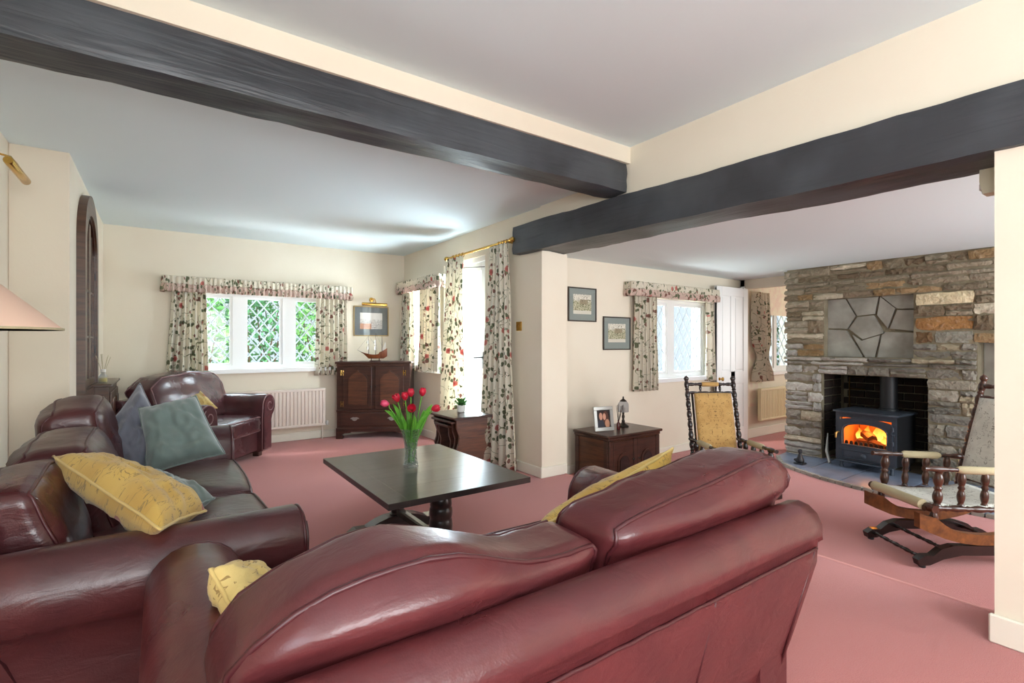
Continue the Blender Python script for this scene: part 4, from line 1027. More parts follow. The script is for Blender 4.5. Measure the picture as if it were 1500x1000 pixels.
for sx in (-1, 1):
    a0, a1 = (.03, w - .07) if sx > 0 else (-w + .07, -.03)
    d = B(a0, a1, .008, .024, .07, H_ - .065, .004).build('door', MT['oak'], lc, loc=(0, 0, 0), smooth=0)
    c = (a0 + a1) / 2
    def arch(hw_, z0, zs):
        return [(c - hw_, z0), (c + hw_, z0)] + [(c + hw_ * math.cos(k * PI / 12), zs + hw_ * math.sin(k * PI / 12)) for k in range(13)]
    M().prism(arch(.085, .10, .23), lambda a, b, q: (a, q, b), -.002, .009).build('arch_moulding', MT['oak'], d, loc=(0, 0, 0), smooth=0)
    M().prism(arch(.062, .115, .225), lambda a, b, q: (a, q, b), -.008, -.0015).build('arch_panel', MT['turned_dark'], d, loc=(0, 0, 0), smooth=0)
    M().lathe([(.006, 0), (.005, .012), (.013, .02), (.0, .03)], 12, (sx * .042, .008, .24), (0, -1, 0)).build('knob', MT['bronze'], d, loc=(0, 0, 0))
tl = thing('table_lamp', 'small bronze lamp with a clear glass shade on the low cabinet', 'lamp', (3.88, 3.52, cz + .0005))
M().lathe([(.055, 0), (.057, .008), (.045, .018), (.024, .03), (.014, .045), (.018, .055), (.010, .075), (.016, .10), (.010, .125), (.012, .14)], 20).build('base', MT['bronze'], tl, loc=(0, 0, 0), smooth=50)
M().lathe([(.013, .14), (.013, .215), (.009, .22)], 12).build('socket', MT['bronze'], tl, loc=(0, 0, 0), smooth=50)
M().lathe([(.055, .15), (.056, .21), (.053, .235), (.035, .258), (.014, .268), (.012, .266), (.033, .255), (.050, .233), (.053, .21), (.052, .15)], 24).build('shade', MT['lampglass'], tl, loc=(0, 0, 0), smooth=60)
M().lathe([(.036, .258), (.03, .268), (.012, .28), (.006, .29), (.009, .298), (.0, .312)], 16).build('cap', MT['bronze'], tl, loc=(0, 0, 0), smooth=50)
frame_pic('photo_frame', 'silver photo frame with a portrait of two people on the low cabinet', 'photo frame', (3.52, 3.44, cz + .002), math.radians(-14), .215, .235, .035, .002, MT['silver'], MT['frame_dk'], art('portrait_photo', 'people'), tilt=math.radians(-9))
rd = thing('reed_diffuser', 'dark reed diffuser between the photo frame and the small lamp', 'reed diffuser', (3.70, 3.42, cz + .0005))
M().lathe([(.016, 0), (.018, .005), (.018, .06), (.008, .075), (.008, .095), (.0, .095)], 14).build('bottle', plain('dark_red_glass', S(86, 26, 28), .2), rd, loc=(0, 0, 0), smooth=50)
for k in range(6):
    a = k * 1.05; M().tube([(0, 0, .06), (.035 * math.cos(a) + .02, .035 * math.sin(a), .235 + .01 * (k % 2))], .0022, 5).build('reed', MT['frame_dk'], rd, loc=(0, 0, 0))
# ------------------------------------------------------------------ stone fireplace
random.seed(21)
OY0, OY1, OZ = 1.65, 2.615, .855                     # fire opening
NY0, NY1, NZ0, NZ1 = 1.765, 2.59, 1.05, 1.70         # slate niche above
AY0, AY1, AZ0, AZ1 = .86, 1.285, .30, 1.235          # side alcove
FY0 = -.4
fp = thing('stone_fireplace', 'rough stone chimney breast with a stove opening and a slate niche', 'fireplace', (XF, 2.16, FS))
off = Vector((-XF, -2.16, -FS)); fo = tuple(off)
core = slab(M(), 'x', XF + .012, XF + .07, FY0, YF - .02, FS, ZS, [(OY0, OY1, FS, OZ), (NY0, NY1, NZ0, NZ1), (AY0, AY1, AZ0, AZ1)])
slab(core, 'x', XF + .07, XF + .75, FY0, YF - .03, FS, ZS, [(OY0 - .06, OY1 + .06, FS, OZ + .12), (NY0, NY1, NZ0, NZ1), (AY0, AY1, AZ0, AZ1)])
core.box(XF + .75, XF + .80, FY0, YF - .03, FS, ZS)
core.build('mortar_core', MT['mortar'], fp, loc=fo, smooth=0)
holes = [(OY0, OY1, FS - .1, OZ), (NY0, NY1, NZ0, NZ1), (AY0, AY1, AZ0, AZ1)]
def stone(y0, y1, z0, z1, tone, depth=.045, proud=0.0, rnd=.026, nm='stone', bulge=.004):
    """irregular rubble stone set in the front face; 6 x 4 front grid, pulled-in rim"""
    nu, nv = 5, 3; m = M(); vs = []; sd = random.random() * 50; cy, cz_ = (y0 + y1) / 2, (z0 + z1) / 2
    hy, hz = (y1 - y0) / 2, (z1 - z0) / 2
    for j in range(nv + 1):
        for i in range(nu + 1):
            a, b = -1 + 2 * i / nu, -1 + 2 * j / nv; e = max(abs(a), abs(b))
            jy = rnd * .5 * noise.noise((i * 1.3, j * 1.7, sd)); jz = rnd * .5 * noise.noise((i * 1.9, j * 1.1, sd + 9))
            cut = .955 if (abs(a) == 1 and abs(b) == 1) else 1
            d = 0 if e < .99 else .010
            vs.append((-proud + d - bulge * (1 - e ** 2) + .026 * noise.noise((a * 1.9 + sd, b * 1.6, sd)), a * hy * cut + jy, b * hz * cut + jz))
    n = len(vs); fs = [(j * (nu + 1) + i, j * (nu + 1) + i + 1, (j + 1) * (nu + 1) + i + 1, (j + 1) * (nu + 1) + i) for j in range(nv) for i in range(nu)]
    rim = [i for i in range(nu + 1)] + [j * (nu + 1) + nu for j in range(1, nv + 1)] + [nv * (nu + 1) + i for i in range(nu - 1, -1, -1)] + [j * (nu + 1) for j in range(nv - 1, 0, -1)]
    for k in rim: vs.append((depth, vs[k][1], vs[k][2]))
    for k in range(len(rim)): fs.append((rim[k], rim[(k + 1) % len(rim)], n + (k + 1) % len(rim), n + k))
    m.add(vs, fs); o = m.build(nm, MT['stone'], fp, loc=(0, cy - 2.16, cz_ - FS), smooth=28)
    o.color = tone; return o
def tone(y, z):  # lower stones greyer: light and soot put into the colour, random spread aside
    k = random.random()
    if z > 1.15: base = random.choice([(150, 136, 114), (136, 120, 98), (158, 145, 123), (128, 111, 90), (164, 153, 133), (144, 131, 111)])
    elif y > 2.5: base = random.choice([(184, 179, 170), (172, 167, 159), (192, 186, 175), (162, 154, 142)])
    else: base = random.choice([(156, 148, 132), (142, 136, 124), (164, 152, 126), (130, 126, 116)])
    if k > .93: base = (204, 192, 168)
    if k < .08 and z > .9: base = (158, 130, 94)
    j = random.randint(-14, 12); c = S(*[max(0, min(255, b + j)) for b in base]); return c
SPEC = [(1.30, 1.75, 1.575, 1.70, (226, 208, 170), .012), (1.31, 1.75, 1.33, 1.465, (166, 122, 76), .006), (1.61, 1.75, 1.20, 1.32, (120, 94, 66), .004), (1.31, 1.60, 1.20, 1.32, (150, 146, 132), .003)]
for y0, y1, z0, z1, c, p in SPEC: stone(y0 + .006, y1 - .006, z0 + .006, z1 - .006, S(*c), proud=p)
rows = [FS, -.02, .11, .22, .30, .42, .52, .64, .755, OZ, .955, 1.0, 1.05, 1.13, 1.20, 1.32, 1.465, 1.575, 1.70, 1.775, 1.85, 1.905, 1.975, ZS - .008]
blocked = holes + [(s[0], s[1], s[2], s[3]) for s in SPEC]
for z0, z1 in zip(rows, rows[1:]):
    iv = [(FY0, YF)]
    for h in blocked:
        if h[2] < (z0 + z1) / 2 < h[3]:
            nx = []
            for a, b in iv:
                if h[1] <= a or h[0] >= b: nx.append((a, b))
                else:
                    if h[0] - a > .03: nx.append((a, h[0]))
                    if b - h[1] > .03: nx.append((h[1], b))
            iv = nx
    thin = z1 - z0 < .06
    for a, b in iv:
        y = b
        while y - a > .02:
            L_ = random.uniform(.13, .38) * (1.5 if thin else 1)
            if y - L_ - a < .09: L_ = y - a
            edge = (abs(y - b) < .001)
            pr = random.uniform(-.004, .016) + (.03 if abs(z0 - 1.0) < .01 else .014 if abs(z0 - .955) < .01 else 0)
            yo = random.uniform(-.012, .014) if (edge and b == YF) else -.004
            # some taller courses are split in two
            if z1 - z0 > .085 and random.random() < .28:
                zm = lerp(z0, z1, random.uniform(.4, .6))
                for q0, q1 in ((z0, zm), (zm, z1)): stone(y - L_ + .005, y + yo, q0 + .004, q1 - .004, tone(y, q0), proud=pr)
            else: stone(y - L_ + .005, y + yo, z0 + .004 + random.uniform(0, .006), z1 - .004 - random.uniform(0, .006), tone(y, z0), proud=pr)
            y -= L_
# slate crazy paving inside the niche
B(XF + .13, XF + .165, NY0 - .01, NY1 + .01, NZ0 - .01, NZ1 + .01).build('niche_back', MT['mortar'], fp, loc=fo, smooth=0)
FL = [[(0, 1), (.22, 1), (.34, .70), (.24, .48), (0, .5)], [(0, .48), (.23, .46), (.42, .02), (.42, 0), (0, 0)], [(.24, 1), (.60, 1), (.56, .72), (.36, .70)], [(.36, .68), (.55, .70), (.66, .40), (.42, .30), (.26, .48)],
      [(.30, .38), (.41, .28), (.62, .37), (.56, 0), (.45, 0)], [(.62, 1), (.78, .80), (.70, .48), (.585, .70)], [(.64, 1), (1, 1), (1, .78), (.80, .79)], [(.80, .77), (1, .76), (1, .42), (.72, .47)], [(.68, .42), (1, .40), (1, 0), (.59, 0), (.64, .37)]]
for pl in FL:
    cx_ = sum(p[0] for p in pl) / len(pl); cy_ = sum(p[1] for p in pl) / len(pl); d = random.uniform(0, .02)
    pts = [(lerp(NY1, NY0, cx_ + (a - cx_) * .99), lerp(NZ0, NZ1, cy_ + (b - cy_) * .988)) for a, b in pl]
    M().prism(pts, lambda a, b, q: (q, a, b), XF + .105 - d, XF + .14).build('slate_panel', MT['flag'], fp, loc=fo, smooth=0)
# alcove slabs
for y0, y1, x in ((1.20, 1.29, .22), (1.08, 1.19, .25), (.87, 1.07, .24)):
    B(XF + x, XF + x + .06, y0, y1, AZ0, AZ1, .008).build('alcove_slab', MT['flag'], fp, loc=fo, smooth=0)
B(XF + .30, XF + .32, AY0 - .02, AY1 + .02, AZ0 - .02, AZ1).build('alcove_back', MT['flag'], fp, loc=fo, smooth=0)
# bricks at the back of the fire chamber
brk = None
for r in range(11):
    for k in range(6):
        y = OY0 - .06 + k * .19 + (.095 if r % 2 else 0); y1 = min(y + .178, OY1 + .05)
        if y1 - y < .03: continue
        z = FS + .08 + r * .088
        B(XF + .715, XF + .748, y, y1, z, z + .076, .004).build('brick', MT['soot'], fp, loc=fo, smooth=0)
for r in range(10):
    z = FS + .07 + r * .094
    for k, x in enumerate((.17, .40)):
        B(XF + x + .01, XF + x + .21, OY1 + .035, OY1 + .062, z, z + .082, .006).build('brick', MT['soot'], fp, loc=fo, smooth=0)
        B(XF + x + .01, XF + x + .21, OY0 - .062, OY0 - .035, z, z + .082, .006).build('brick', MT['soot'], fp, loc=fo, smooth=0)
# pipe bracket inside the chamber
M().tube([(XF + .62, OY1 - .05, .80), (XF + .6, OY1 - .22, .80)], .008, 6).tube([(XF + .62, OY1 - .05, .80), (XF + .62, OY1 - .05, .40)], .008, 6).tube([(XF + .62, OY1 - .05, .66), (XF + .6, OY1 - .22, .66)], .008, 6).build('iron_bracket', MT['brass_dull'], fp, loc=fo)

# hearth: slate slabs edged by small stones
he = thing('hearth', 'blue-grey slate hearth edged with small stones under the stove', 'hearth', (5.8, 2.0, FS))
ho = (-5.8, -2.0, -FS)
edge = [(6.24, 3.02), (5.93, 2.98), (5.62, 2.78), (5.46, 2.55), (5.33, 2.25), (5.25, 1.95), (5.21, 1.6), (5.20, 1.2), (5.22, .7)]
B(5.5, XF + .74, OY0, OY1, FS, -.12).build('hearth_bed', MT['mortar'], he, loc=ho, smooth=0)
slabs = [[(6.24, 3.02), (5.93, 2.98), (5.62, 2.78), (5.47, 2.56), (5.62, 2.50), (6.24, 2.52)], [(5.46, 2.54), (5.34, 2.26), (5.29, 2.10), (6.24, 2.11), (6.24, 2.50), (5.62, 2.48)],
         [(5.285, 2.085), (5.25, 1.95), (5.21, 1.61), (6.24, 1.62), (6.24, 2.095)], [(5.21, 1.59), (5.20, 1.2), (5.205, 1.12), (6.24, 1.12), (6.24, 1.60)], [(5.205, 1.10), (5.22, .7), (6.24, .7), (6.24, 1.10)]]
for s in slabs:
    M().prism(s, lambda a, b, q: (a, b, q), FS + .002, -.112).build('hearth_slab', MT['hearth'], he, loc=ho, smooth=0)
for (ax, ay), (bx, by) in zip(edge[1:], edge[2:]):
    n = max(2, int(math.hypot(bx - ax, by - ay) / .075))
    for k in range(n):
        t0, t1 = k / n, (k + .92) / n; p, q = Vector((lerp(ax, bx, t0), lerp(ay, by, t0), 0)), Vector((lerp(ax, bx, t1), lerp(ay, by, t1), 0))
        d = (q - p).normalized(); nn = Vector((d.y, -d.x, 0)) * -1; nn = nn if nn.x < 0 else -nn
        sd = random.random() * 9
        M().blob(lambda P: tuple((p + q) / 2 + d * P.x * (q - p).length / 2 * (1 - .12 * abs(P.z)) + nn * (.006 + P.y * .02 + .004 * noise.noise((P.x * 2 + sd, P.z, sd))) + Vector((0, 0, FS + .016 + P.z * .016 + .004 * noise.noise((P.x + sd, P.y, sd))))), 2).build('edge_stone', MT['flag'], he, loc=ho, smooth=30)

# ------------------------------------------------------------------ wood-burning stove
SX, SY, SZ = 5.92, 2.10, -.1115
st = thing('wood_stove', 'black cast iron stove with a fire burning behind its glass door', 'stove', (SX, SY, SZ), math.radians(-3))
hw, sd, h0, h1 = .275, .46, .085, .585     # local: front face at x = 0 facing -x, width along y
m = M().box(.02, sd, -hw, -hw + .02, h0, h1).box(.02, sd, hw - .02, hw, h0, h1).box(sd - .02, sd, -hw + .02, hw - .02, h0, h1).box(.02, sd - .02, -hw + .02, hw - .02, h0, h0 + .09).box(.02, sd - .02, -hw + .02, hw - .02, h1 - .03, h1)
m.build('body', MT['stove_dark'], st, loc=(0, 0, 0), smooth=0)
top = [(-.035, -.22), (-.045, 0), (-.035, .22), (-.01, hw + .02), (sd + .01, hw + .02), (sd + .01, -hw - .02), (-.01, -hw - .02)]
M().prism(top, lambda a, b, q: (a, b, q), h1, h1 + .018).build('top_plate', MT['stove'], st, loc=(0, 0, 0), smooth=0)
# front casting with arched window
WY, WZ0, WZ1 = .195, .255, .475
def archo(hw_, z0, z1, rise, n=14):
    return [(-hw_, z0), (hw_, z0)] + [(hw_ * math.cos(PI * k / n), z1 - rise + rise * math.sin(PI * k / n) ** .8) for k in range(n + 1)]
outer = archo(.245, .20, .535, .05); inner = archo(WY, WZ0, WZ1, .085); N_ = len(outer)
m = M(); vs = []
for x in (0.0, .022):
    vs += [(x, a, b) for a, b in outer]; vs += [(x + (.006 if x == 0 else 0), a, b) for a, b in inner]
fs = []
for k in range(N_):
    j = (k + 1) % N_
    fs += [(k, j, N_ + j, N_ + k), (2 * N_ + k, 3 * N_ + k, 3 * N_ + j, 2 * N_ + j), (k, 2 * N_ + k, 2 * N_ + j, j), (N_ + k, N_ + j, 3 * N_ + j, 3 * N_ + k)]
m.add(vs, fs); dr_ = m.xf(Matrix.Translation((-.012, 0, 0))).build('door', MT['stove'], st, loc=(0, 0, 0), smooth=30)
m = M().box(.004, .03, -hw, hw, h0, .205).box(.004, .03, -hw, hw, .53, h1).box(.004, .03, -hw, -.235, .205, .53).box(.004, .03, .235, hw, .205, .53)
m.build('front_plate', MT['stove'], st, loc=(0, 0, 0), smooth=0)
M().tube([(-.014, a * 1.06, b + (.008 if b > .4 else -.006)) for a, b in inner], .006, 6, closed=True).build('door_moulding', MT['stove'], dr_, loc=(0, 0, 0), smooth=60)
M().prism(inner, lambda a, b, q: (q, a, b), .004, .008).build('door_glass', glass('stove_glass', (1, .97, .92, 1), .5), dr_, loc=(0, 0, 0), smooth=0)
for z in (.30, .44):
    M().lathe([(.009, 0), (.009, .04)], 10, (-.012, -.252, z)).build('hinge', MT['stove'], dr_, loc=(0, 0, 0))
M().tube([(-.005, .235, .37), (-.035, .245, .37), (-.045, .25, .36), (-.05, .25, .31)], [.01, .01, .012, .009], 8).build('door_handle', MT['brass_dull'], dr_, loc=(0, 0, 0), label='brass and wood door handle')
M().tube([(-.005, -.235, .415), (-.03, -.255, .415), (-.03, -.275, .41)], .009, 8).build('latch', MT['stove'], dr_, loc=(0, 0, 0))
ap = M().box(-.006, .006, -.20, .20, .115, .19, .004).build('ash_door', MT['stove'], st, loc=(0, 0, 0), smooth=0)
M().tube([(-.008, a, b) for a, b in ((-.205, .11), (.205, .11), (.205, .195), (-.205, .195))], .005, 6, closed=True).build('trim', MT['stove'], ap, loc=(0, 0, 0))
M().lathe([(.012, 0), (.012, .012), (.026, .018), (.026, .026), (.012, .034), (0, .036)], 18, (-.006, 0, .15), (-1, 0, 0)).build('air_knob', MT['stove'], ap, loc=(0, 0, 0), smooth=40)
M().box(-.05, .02, -.265, .265, .07, .082, .004).build('ash_lip', MT['stove'], st, loc=(0, 0, 0), smooth=0)
for y in (-.23, .23):
    for x in (.03, sd - .05): M().lathe([(.02, 0), (.022, .01), (.016, .03), (.024, .085)], 10, (x, y, 0)).build('leg', MT['stove'], st, loc=(0, 0, 0), smooth=40)
M().lathe([(.088, 0), (.088, .02), (.078, .025), (.078, .36)], 24, (.405, -.06, h1 + .018)).build('flue_pipe', MT['stove_dark'], st, loc=(0, 0, 0), smooth=40)
# fire
fire_b = plain('firebrick', S(176, 110, 66), .9, bs=20, bst=.3)
M().box(sd - .045, sd - .025, -.22, .22, .18, .54).build('firebrick', fire_b, st, loc=(0, 0, 0), smooth=0)
for sy in (-1, 1): M().box(.04, sd - .05, sy * .235 - .012, sy * .235 + .012, .18, .54).build('firebrick', fire_b, st, loc=(0, 0, 0), smooth=0)
for k in range(9):
    y = -.185 + k * .046
    M().prism([(y - .015, .18), (y + .015, .18), (y + .015, .27), (y + .008, .285), (y - .008, .285), (y - .015, .27)], lambda a, b, q: (q, a, b), .03, .042).build('log_guard_bar', MT['stove_dark'], st, loc=(0, 0, 0), smooth=0)
lg = plain('charred_log', S(92, 52, 36), .9, bs=30, bst=.5)
for (p, q, r) in (((.12, -.15, .25), (.16, .11, .27), .045), ((.20, -.16, .25), (.24, .16, .25), .045), ((.13, -.02, .31), (.24, .10, .34), .05)):
    M().tube([p, ((p[0] + q[0]) / 2, (p[1] + q[1]) / 2, (p[2] + q[2]) / 2 + .01), q], [r, r * 1.08, r * .9], 7).build('log', lg, st, loc=(0, 0, 0), smooth=0)
g = G('flame'); gz = g.n('SeparateXYZ', 2, None, Vector=g.coord('Generated'))
gc = g.mix(g.ramp(gz, .1, .85), (1.0, .55, .10, 1), (1.0, .17, .012, 1))
g.t.links.new(g.n('MixShader', 0, None, _0=g.ramp(g.noise(g.coord(), 14, 3), .25, .6), _1=g.n('BsdfTransparent', 0, None, Color=(1, 1, 1, 1)), _2=g.n('Emission', 0, None, Color=gc, Strength=g.n('MapRange', 0, None, _0=gz, _1=.0, _2=1.0, _3=3.2, _4=1.3))), g.out.inputs['Surface'])
random.seed(5)
for (x, y, h, r) in ((.14, -.10, .26, .035), (.20, -.04, .24, .04), (.12, -.135, .13, .04), (.24, .06, .20, .045), (.26, .15, .17, .035), (.22, -.17, .16, .035), (.16, .02, .16, .03), (.25, -.10, .25, .04)):
    sd_ = random.random() * 9
    M().grid(lambda u, v: (x + r * (math.sin(PI * min(1, .2 + .8 * v)) ** 1.2) * math.cos(2 * PI * u) * .6 + .03 * v * noise.noise((v * 3, sd_, 0)), y + r * (math.sin(PI * min(1, .2 + .8 * v)) ** 1.2) * math.sin(2 * PI * u) + .05 * v * noise.noise((v * 2.5, sd_, 4)), .24 + h * v), 10, 10, cu=True).build('flame', g.m, st, loc=(0, 0, 0), smooth=180)
em = M().grid(lambda u, v: (lerp(.06, .30, u), lerp(-.2, .2, v), .205 + .02 * noise.noise((u * 6, v * 8, 1))), 10, 16).build('embers', emit('glowing_embers', (1, .22, .03, 1), 2.0), st, loc=(0, 0, 0), smooth=180)
fl = bpy.data.lights.new('firelight', 'POINT'); fl.energy = 6; fl.color = (1, .36, .06); fl.shadow_soft_size = .06
flo = bpy.data.objects.new('firelight', fl); COL.objects.link(flo); flo.location = (SX + .12, SY - .0, SZ + .42)

fg = thing('figurine', 'small dark seated figurine on the hearth beside the stone pillar', 'figurine', (5.70, 2.63, -.1115))
M().box(-.05, .05, -.05, .05, 0, .016, .006).build('base', MT['iron'], fg, loc=(0, 0, 0), smooth=0)
M().lathe([(.03, .016), (.042, .03), (.04, .05), (.026, .075), (.022, .10), (.014, .112), (.018, .122), (.023, .138), (.018, .155), (0, .162)], 14).build('body', MT['iron'], fg, loc=(0, 0, 0), smooth=60)
M().tube([(-.01, .035, .04), (-.05, .03, .05), (-.045, .0, .03)], [.016, .013, .01], 8).build('limb', MT['iron'], fg, loc=(0, 0, 0), smooth=60)
pk = M().tube([(5.98, 2.45, -.105), (6.08, 2.52, .0), (6.2, 2.56, .18)], [.014, .018, .006], 8).build('coal_shovel', MT['silver'], label='pale metal coal shovel leaning inside the fire opening', category='shovel')

# ------------------------------------------------------------------ platform rocking chairs
def turned(p0, p1, r, n=10, beads=3):
    """radius list and points of a turned rod"""
    p0, p1 = Vector(p0), Vector(p1); pts = []; rr = []
    N = 9 * beads + 1
    for i in range(N):
        t = i / (N - 1); u = (t * beads) % 1.0; k = .45 + .55 * abs(math.sin(PI * u)) ** 1.1
        if abs(u) < .07 or abs(u - 1) < .07: k = .9
        pts.append(p0.lerp(p1, t)); rr.append(r * k)
    return pts, rr
def rocking_chair(label, loc, rot, fabric, wmat, smat, tip=0.0):
    t = thing('rocking_chair', label, 'rocking chair', loc, rot, 'platform rocking chairs')
    W2 = .215; Z = lambda m_, nm, mt, par=t, sm=60: m_.build(nm, mt, par, loc=(0, 0, 0), smooth=sm)
    def rod(nm, p0, p1, r, mt=wmat, beads=3, par=t):
        pts, rr = turned(p0, p1, r, beads=beads); return Z(M().tube(pts, rr, 10), nm, mt, par)
    for sx in (-1, 1):
        x = sx * W2
        run = [(.40, .015), (.41, .05), (.37, .075), (.32, .075), (.27, .115), (.20, .135), (-.20, .135), (-.27, .115), (-.32, .075), (-.37, .075), (-.41, .05), (-.40, .015), (-.34, .02), (-.26, .055), (-.15, .078), (.15, .078), (.26, .055), (.34, .02)]
        rn = Z(M().prism(run, lambda a, b, q: (x + q, a, b), -.024, .024), 'runner', smat if smat is MT['turned_dark'] else MT['turned_dark'], t, 0)
        for y in (.37, -.37): Z(M().lathe([(.016, 0), (.02, .006), (.014, .02)], 10, (x, y, 0)), 'caster', MT['iron'], rn)
        rk = []
        for k in range(17): y = .40 - .80 * k / 16; rk.append((y, .137 + .62 * y * y + (.004 if abs(y) > .3 else 0)))
        up = [(y, z + .062 + .025 * (abs(y) / .4) ** 3 + (.03 * math.exp(-((abs(y) - .30) / .06) ** 2))) for y, z in rk[::-1]]
        Z(M().prism(rk + up, lambda a, b, q: (x + q, a, b), -.022, .022), 'rocker', smat, t, 0)
        for y in (.30, -.26): rod('seat_post', (x, y, .25), (x, y, .345), .022, beads=1)
        rod('side_rail', (x, .36, .355), (x, -.30, .335), .020, beads=5)
        for k, y in enumerate((.28, .14, 0, -.14)): rod('arm_spindle', (x, y, .37), (x, y - .01, .575), .026 if k == 0 else .021, MT['turned'] if wmat is MT['turned'] else wmat, beads=2)
        rod('arm_rail', (x, .36, .59), (x, -.30, .565), .018, beads=4)
        Z(M().tube([(x, .16, .583), (x, .14, .582), (x, -.08, .574), (x, -.10, .573)], [.015, .024, .024, .015], 10), 'arm_pad', MT['cloth_cream'])
        rod('back_post', (x, -.20, .30), (x, -.40, 1.09), .022, beads=9)
        Z(M().lathe([(.016, 0), (.024, .015), (.018, .03), (.0, .045)], 12, (x, -.40, 1.085)), 'finial', wmat)
    for y, z in ((.36, .05), (.22, .10), (-.22, .10)): rod('cross_bar', (-W2, y, z), (W2, y, z), .013, MT['turned_dark'], 5)
    rod('front_rail', (-W2 - .05, .33, .36), (W2 + .05, .33, .36), .026, beads=5)
    rod('rear_rail', (-W2, -.24, .345), (W2, -.24, .345), .018, beads=4)
    rod('top_rail', (-W2, -.393, 1.05), (W2, -.393, 1.05), .017, beads=5)
    Z(M().tube([(-.08, -.393, 1.05), (-.07, -.393, 1.05), (.07, -.393, 1.05), (.08, -.393, 1.05)], [.014, .022, .022, .014], 10), 'head_pad', fabric if fabric is MT['tap_gold'] else MT['cloth_cream'])
    for x in (-.09, .09): rod('short_spindle', (x, -.38, .985), (x, -.393, 1.045), .012, beads=1)
    rod('lower_rail', (-W2, -.372, .975), (W2, -.372, .975), .014, beads=4)
    rod('lower_rail', (-W2, -.235, .43), (W2, -.235, .43), .014, beads=4)
    # seat sling with rolled front edge
    def P(u, v):
        x = (2 * u - 1) * (W2 - .02); y = lerp(.36, -.24, v); z = .392 - .045 * math.sin(PI * min(1, max(0, v * 1.02 - .02))) * (1 - .3 * (2 * u - 1) ** 2)
        if v < .12: z = .36 + .034 * math.sin(PI * v / .24); y = .36 - .034 * (math.sin(PI * v / .24) - v * 4)
        return (x, y, z)
    s = Z(M().grid(P, 10, 18, uvfn=lambda u, v: ((u - .5) * .4, v * .6)), 'seat', fabric, t, 180); s.modifiers.new('pad', 'SOLIDIFY').thickness = .022
    Z(M().tube([(-W2 + .015, .355, .372), (W2 - .015, .355, .372)], .03, 12), 'seat_roll', MT['cloth_cream'] if fabric is MT['tap_grey'] else fabric)
    # back panel in a thin frame
    def Q(u, v, d=0):
        x = (2 * u - 1) * .165; z = lerp(.44, .97, v); y = lerp(-.228, -.36, v) + .016 + .022 * math.sin(PI * v) * (1 - (2 * u - 1) ** 2); return (x, y, z)
    s = Z(M().grid(Q, 10, 16, uvfn=lambda u, v: ((u - .5) * .33, v * .54)), 'back_panel', fabric, t, 180); s.modifiers.new('pad', 'SOLIDIFY').thickness = .02
    for sx in (-1, 1): Z(M().tube([(sx * .172, -.236, .43), (sx * .172, -.372, .975)], .010, 6), 'panel_stile', wmat, t)
    return t
rocking_chair('rocking chair with a gold damask back panel between sofa and white door', (3.68, 2.24, FS), math.radians(145), MT['tap_gold'], MT['turned_dark'], MT['turned_dark']).scale = (.94, .94, .94)
rocking_chair('turned walnut rocking chair with a silver damask back in front of the stove', (4.16, .985, FS), math.radians(54.4), MT['tap_grey'], MT['turned'], MT['rocker_wood'])

# ------------------------------------------------------------------ left side: arched cupboard, small cabinet, floor lamp
ac = thing('arched_cupboard', 'arched dark wood wall cupboard with glazed doors on the left wall', 'cupboard', (XN, 5.04, .80))
def ay(hw_, z0, zt, sp_):          # pointed-round arch outline in (y, z), base z0, top zt, spring sp_
    return [(-hw_, z0), (hw_, z0)] + [(hw_ * math.cos(PI * k / 20), sp_ + (zt - sp_) * math.sin(PI * k / 20)) for k in range(21)]
def arch_frame(ho, hi, x0, x1, nm, mt, par):
    N = len(ho); vs = [(x0, a, b) for a, b in ho] + [(x0, a, b) for a, b in hi] + [(x1, a, b) for a, b in ho] + [(x1, a, b) for a, b in hi]; fs = []
    for k in range(N):
        j = (k + 1) % N
        fs += [(k, j, N + j, N + k), (2 * N + k, 3 * N + k, 3 * N + j, 2 * N + j), (k, 2 * N + k, 2 * N + j, j), (N + k, N + j, 3 * N + j, 3 * N + k)]
    return M().add(vs, fs).build(nm, mt, par, loc=(0, 0, 0), smooth=30)
arch_frame(ay(.45, 0, 1.53, 1.15), ay(.36, .06, 1.38, 1.10), 0, .05, 'frame', MT['oak_brown'], ac)
arch_frame(ay(.36, .06, 1.38, 1.10), ay(.345, .07, 1.36, 1.09), .0, .035, 'inner_bead', MT['oak'], ac)
M().prism(ay(.36, .06, 1.38, 1.10), lambda a, b, q: (q, a, b), .001, .006).build('back_panel', MT['oak_brown'], ac, loc=(0, 0, 0), smooth=0)
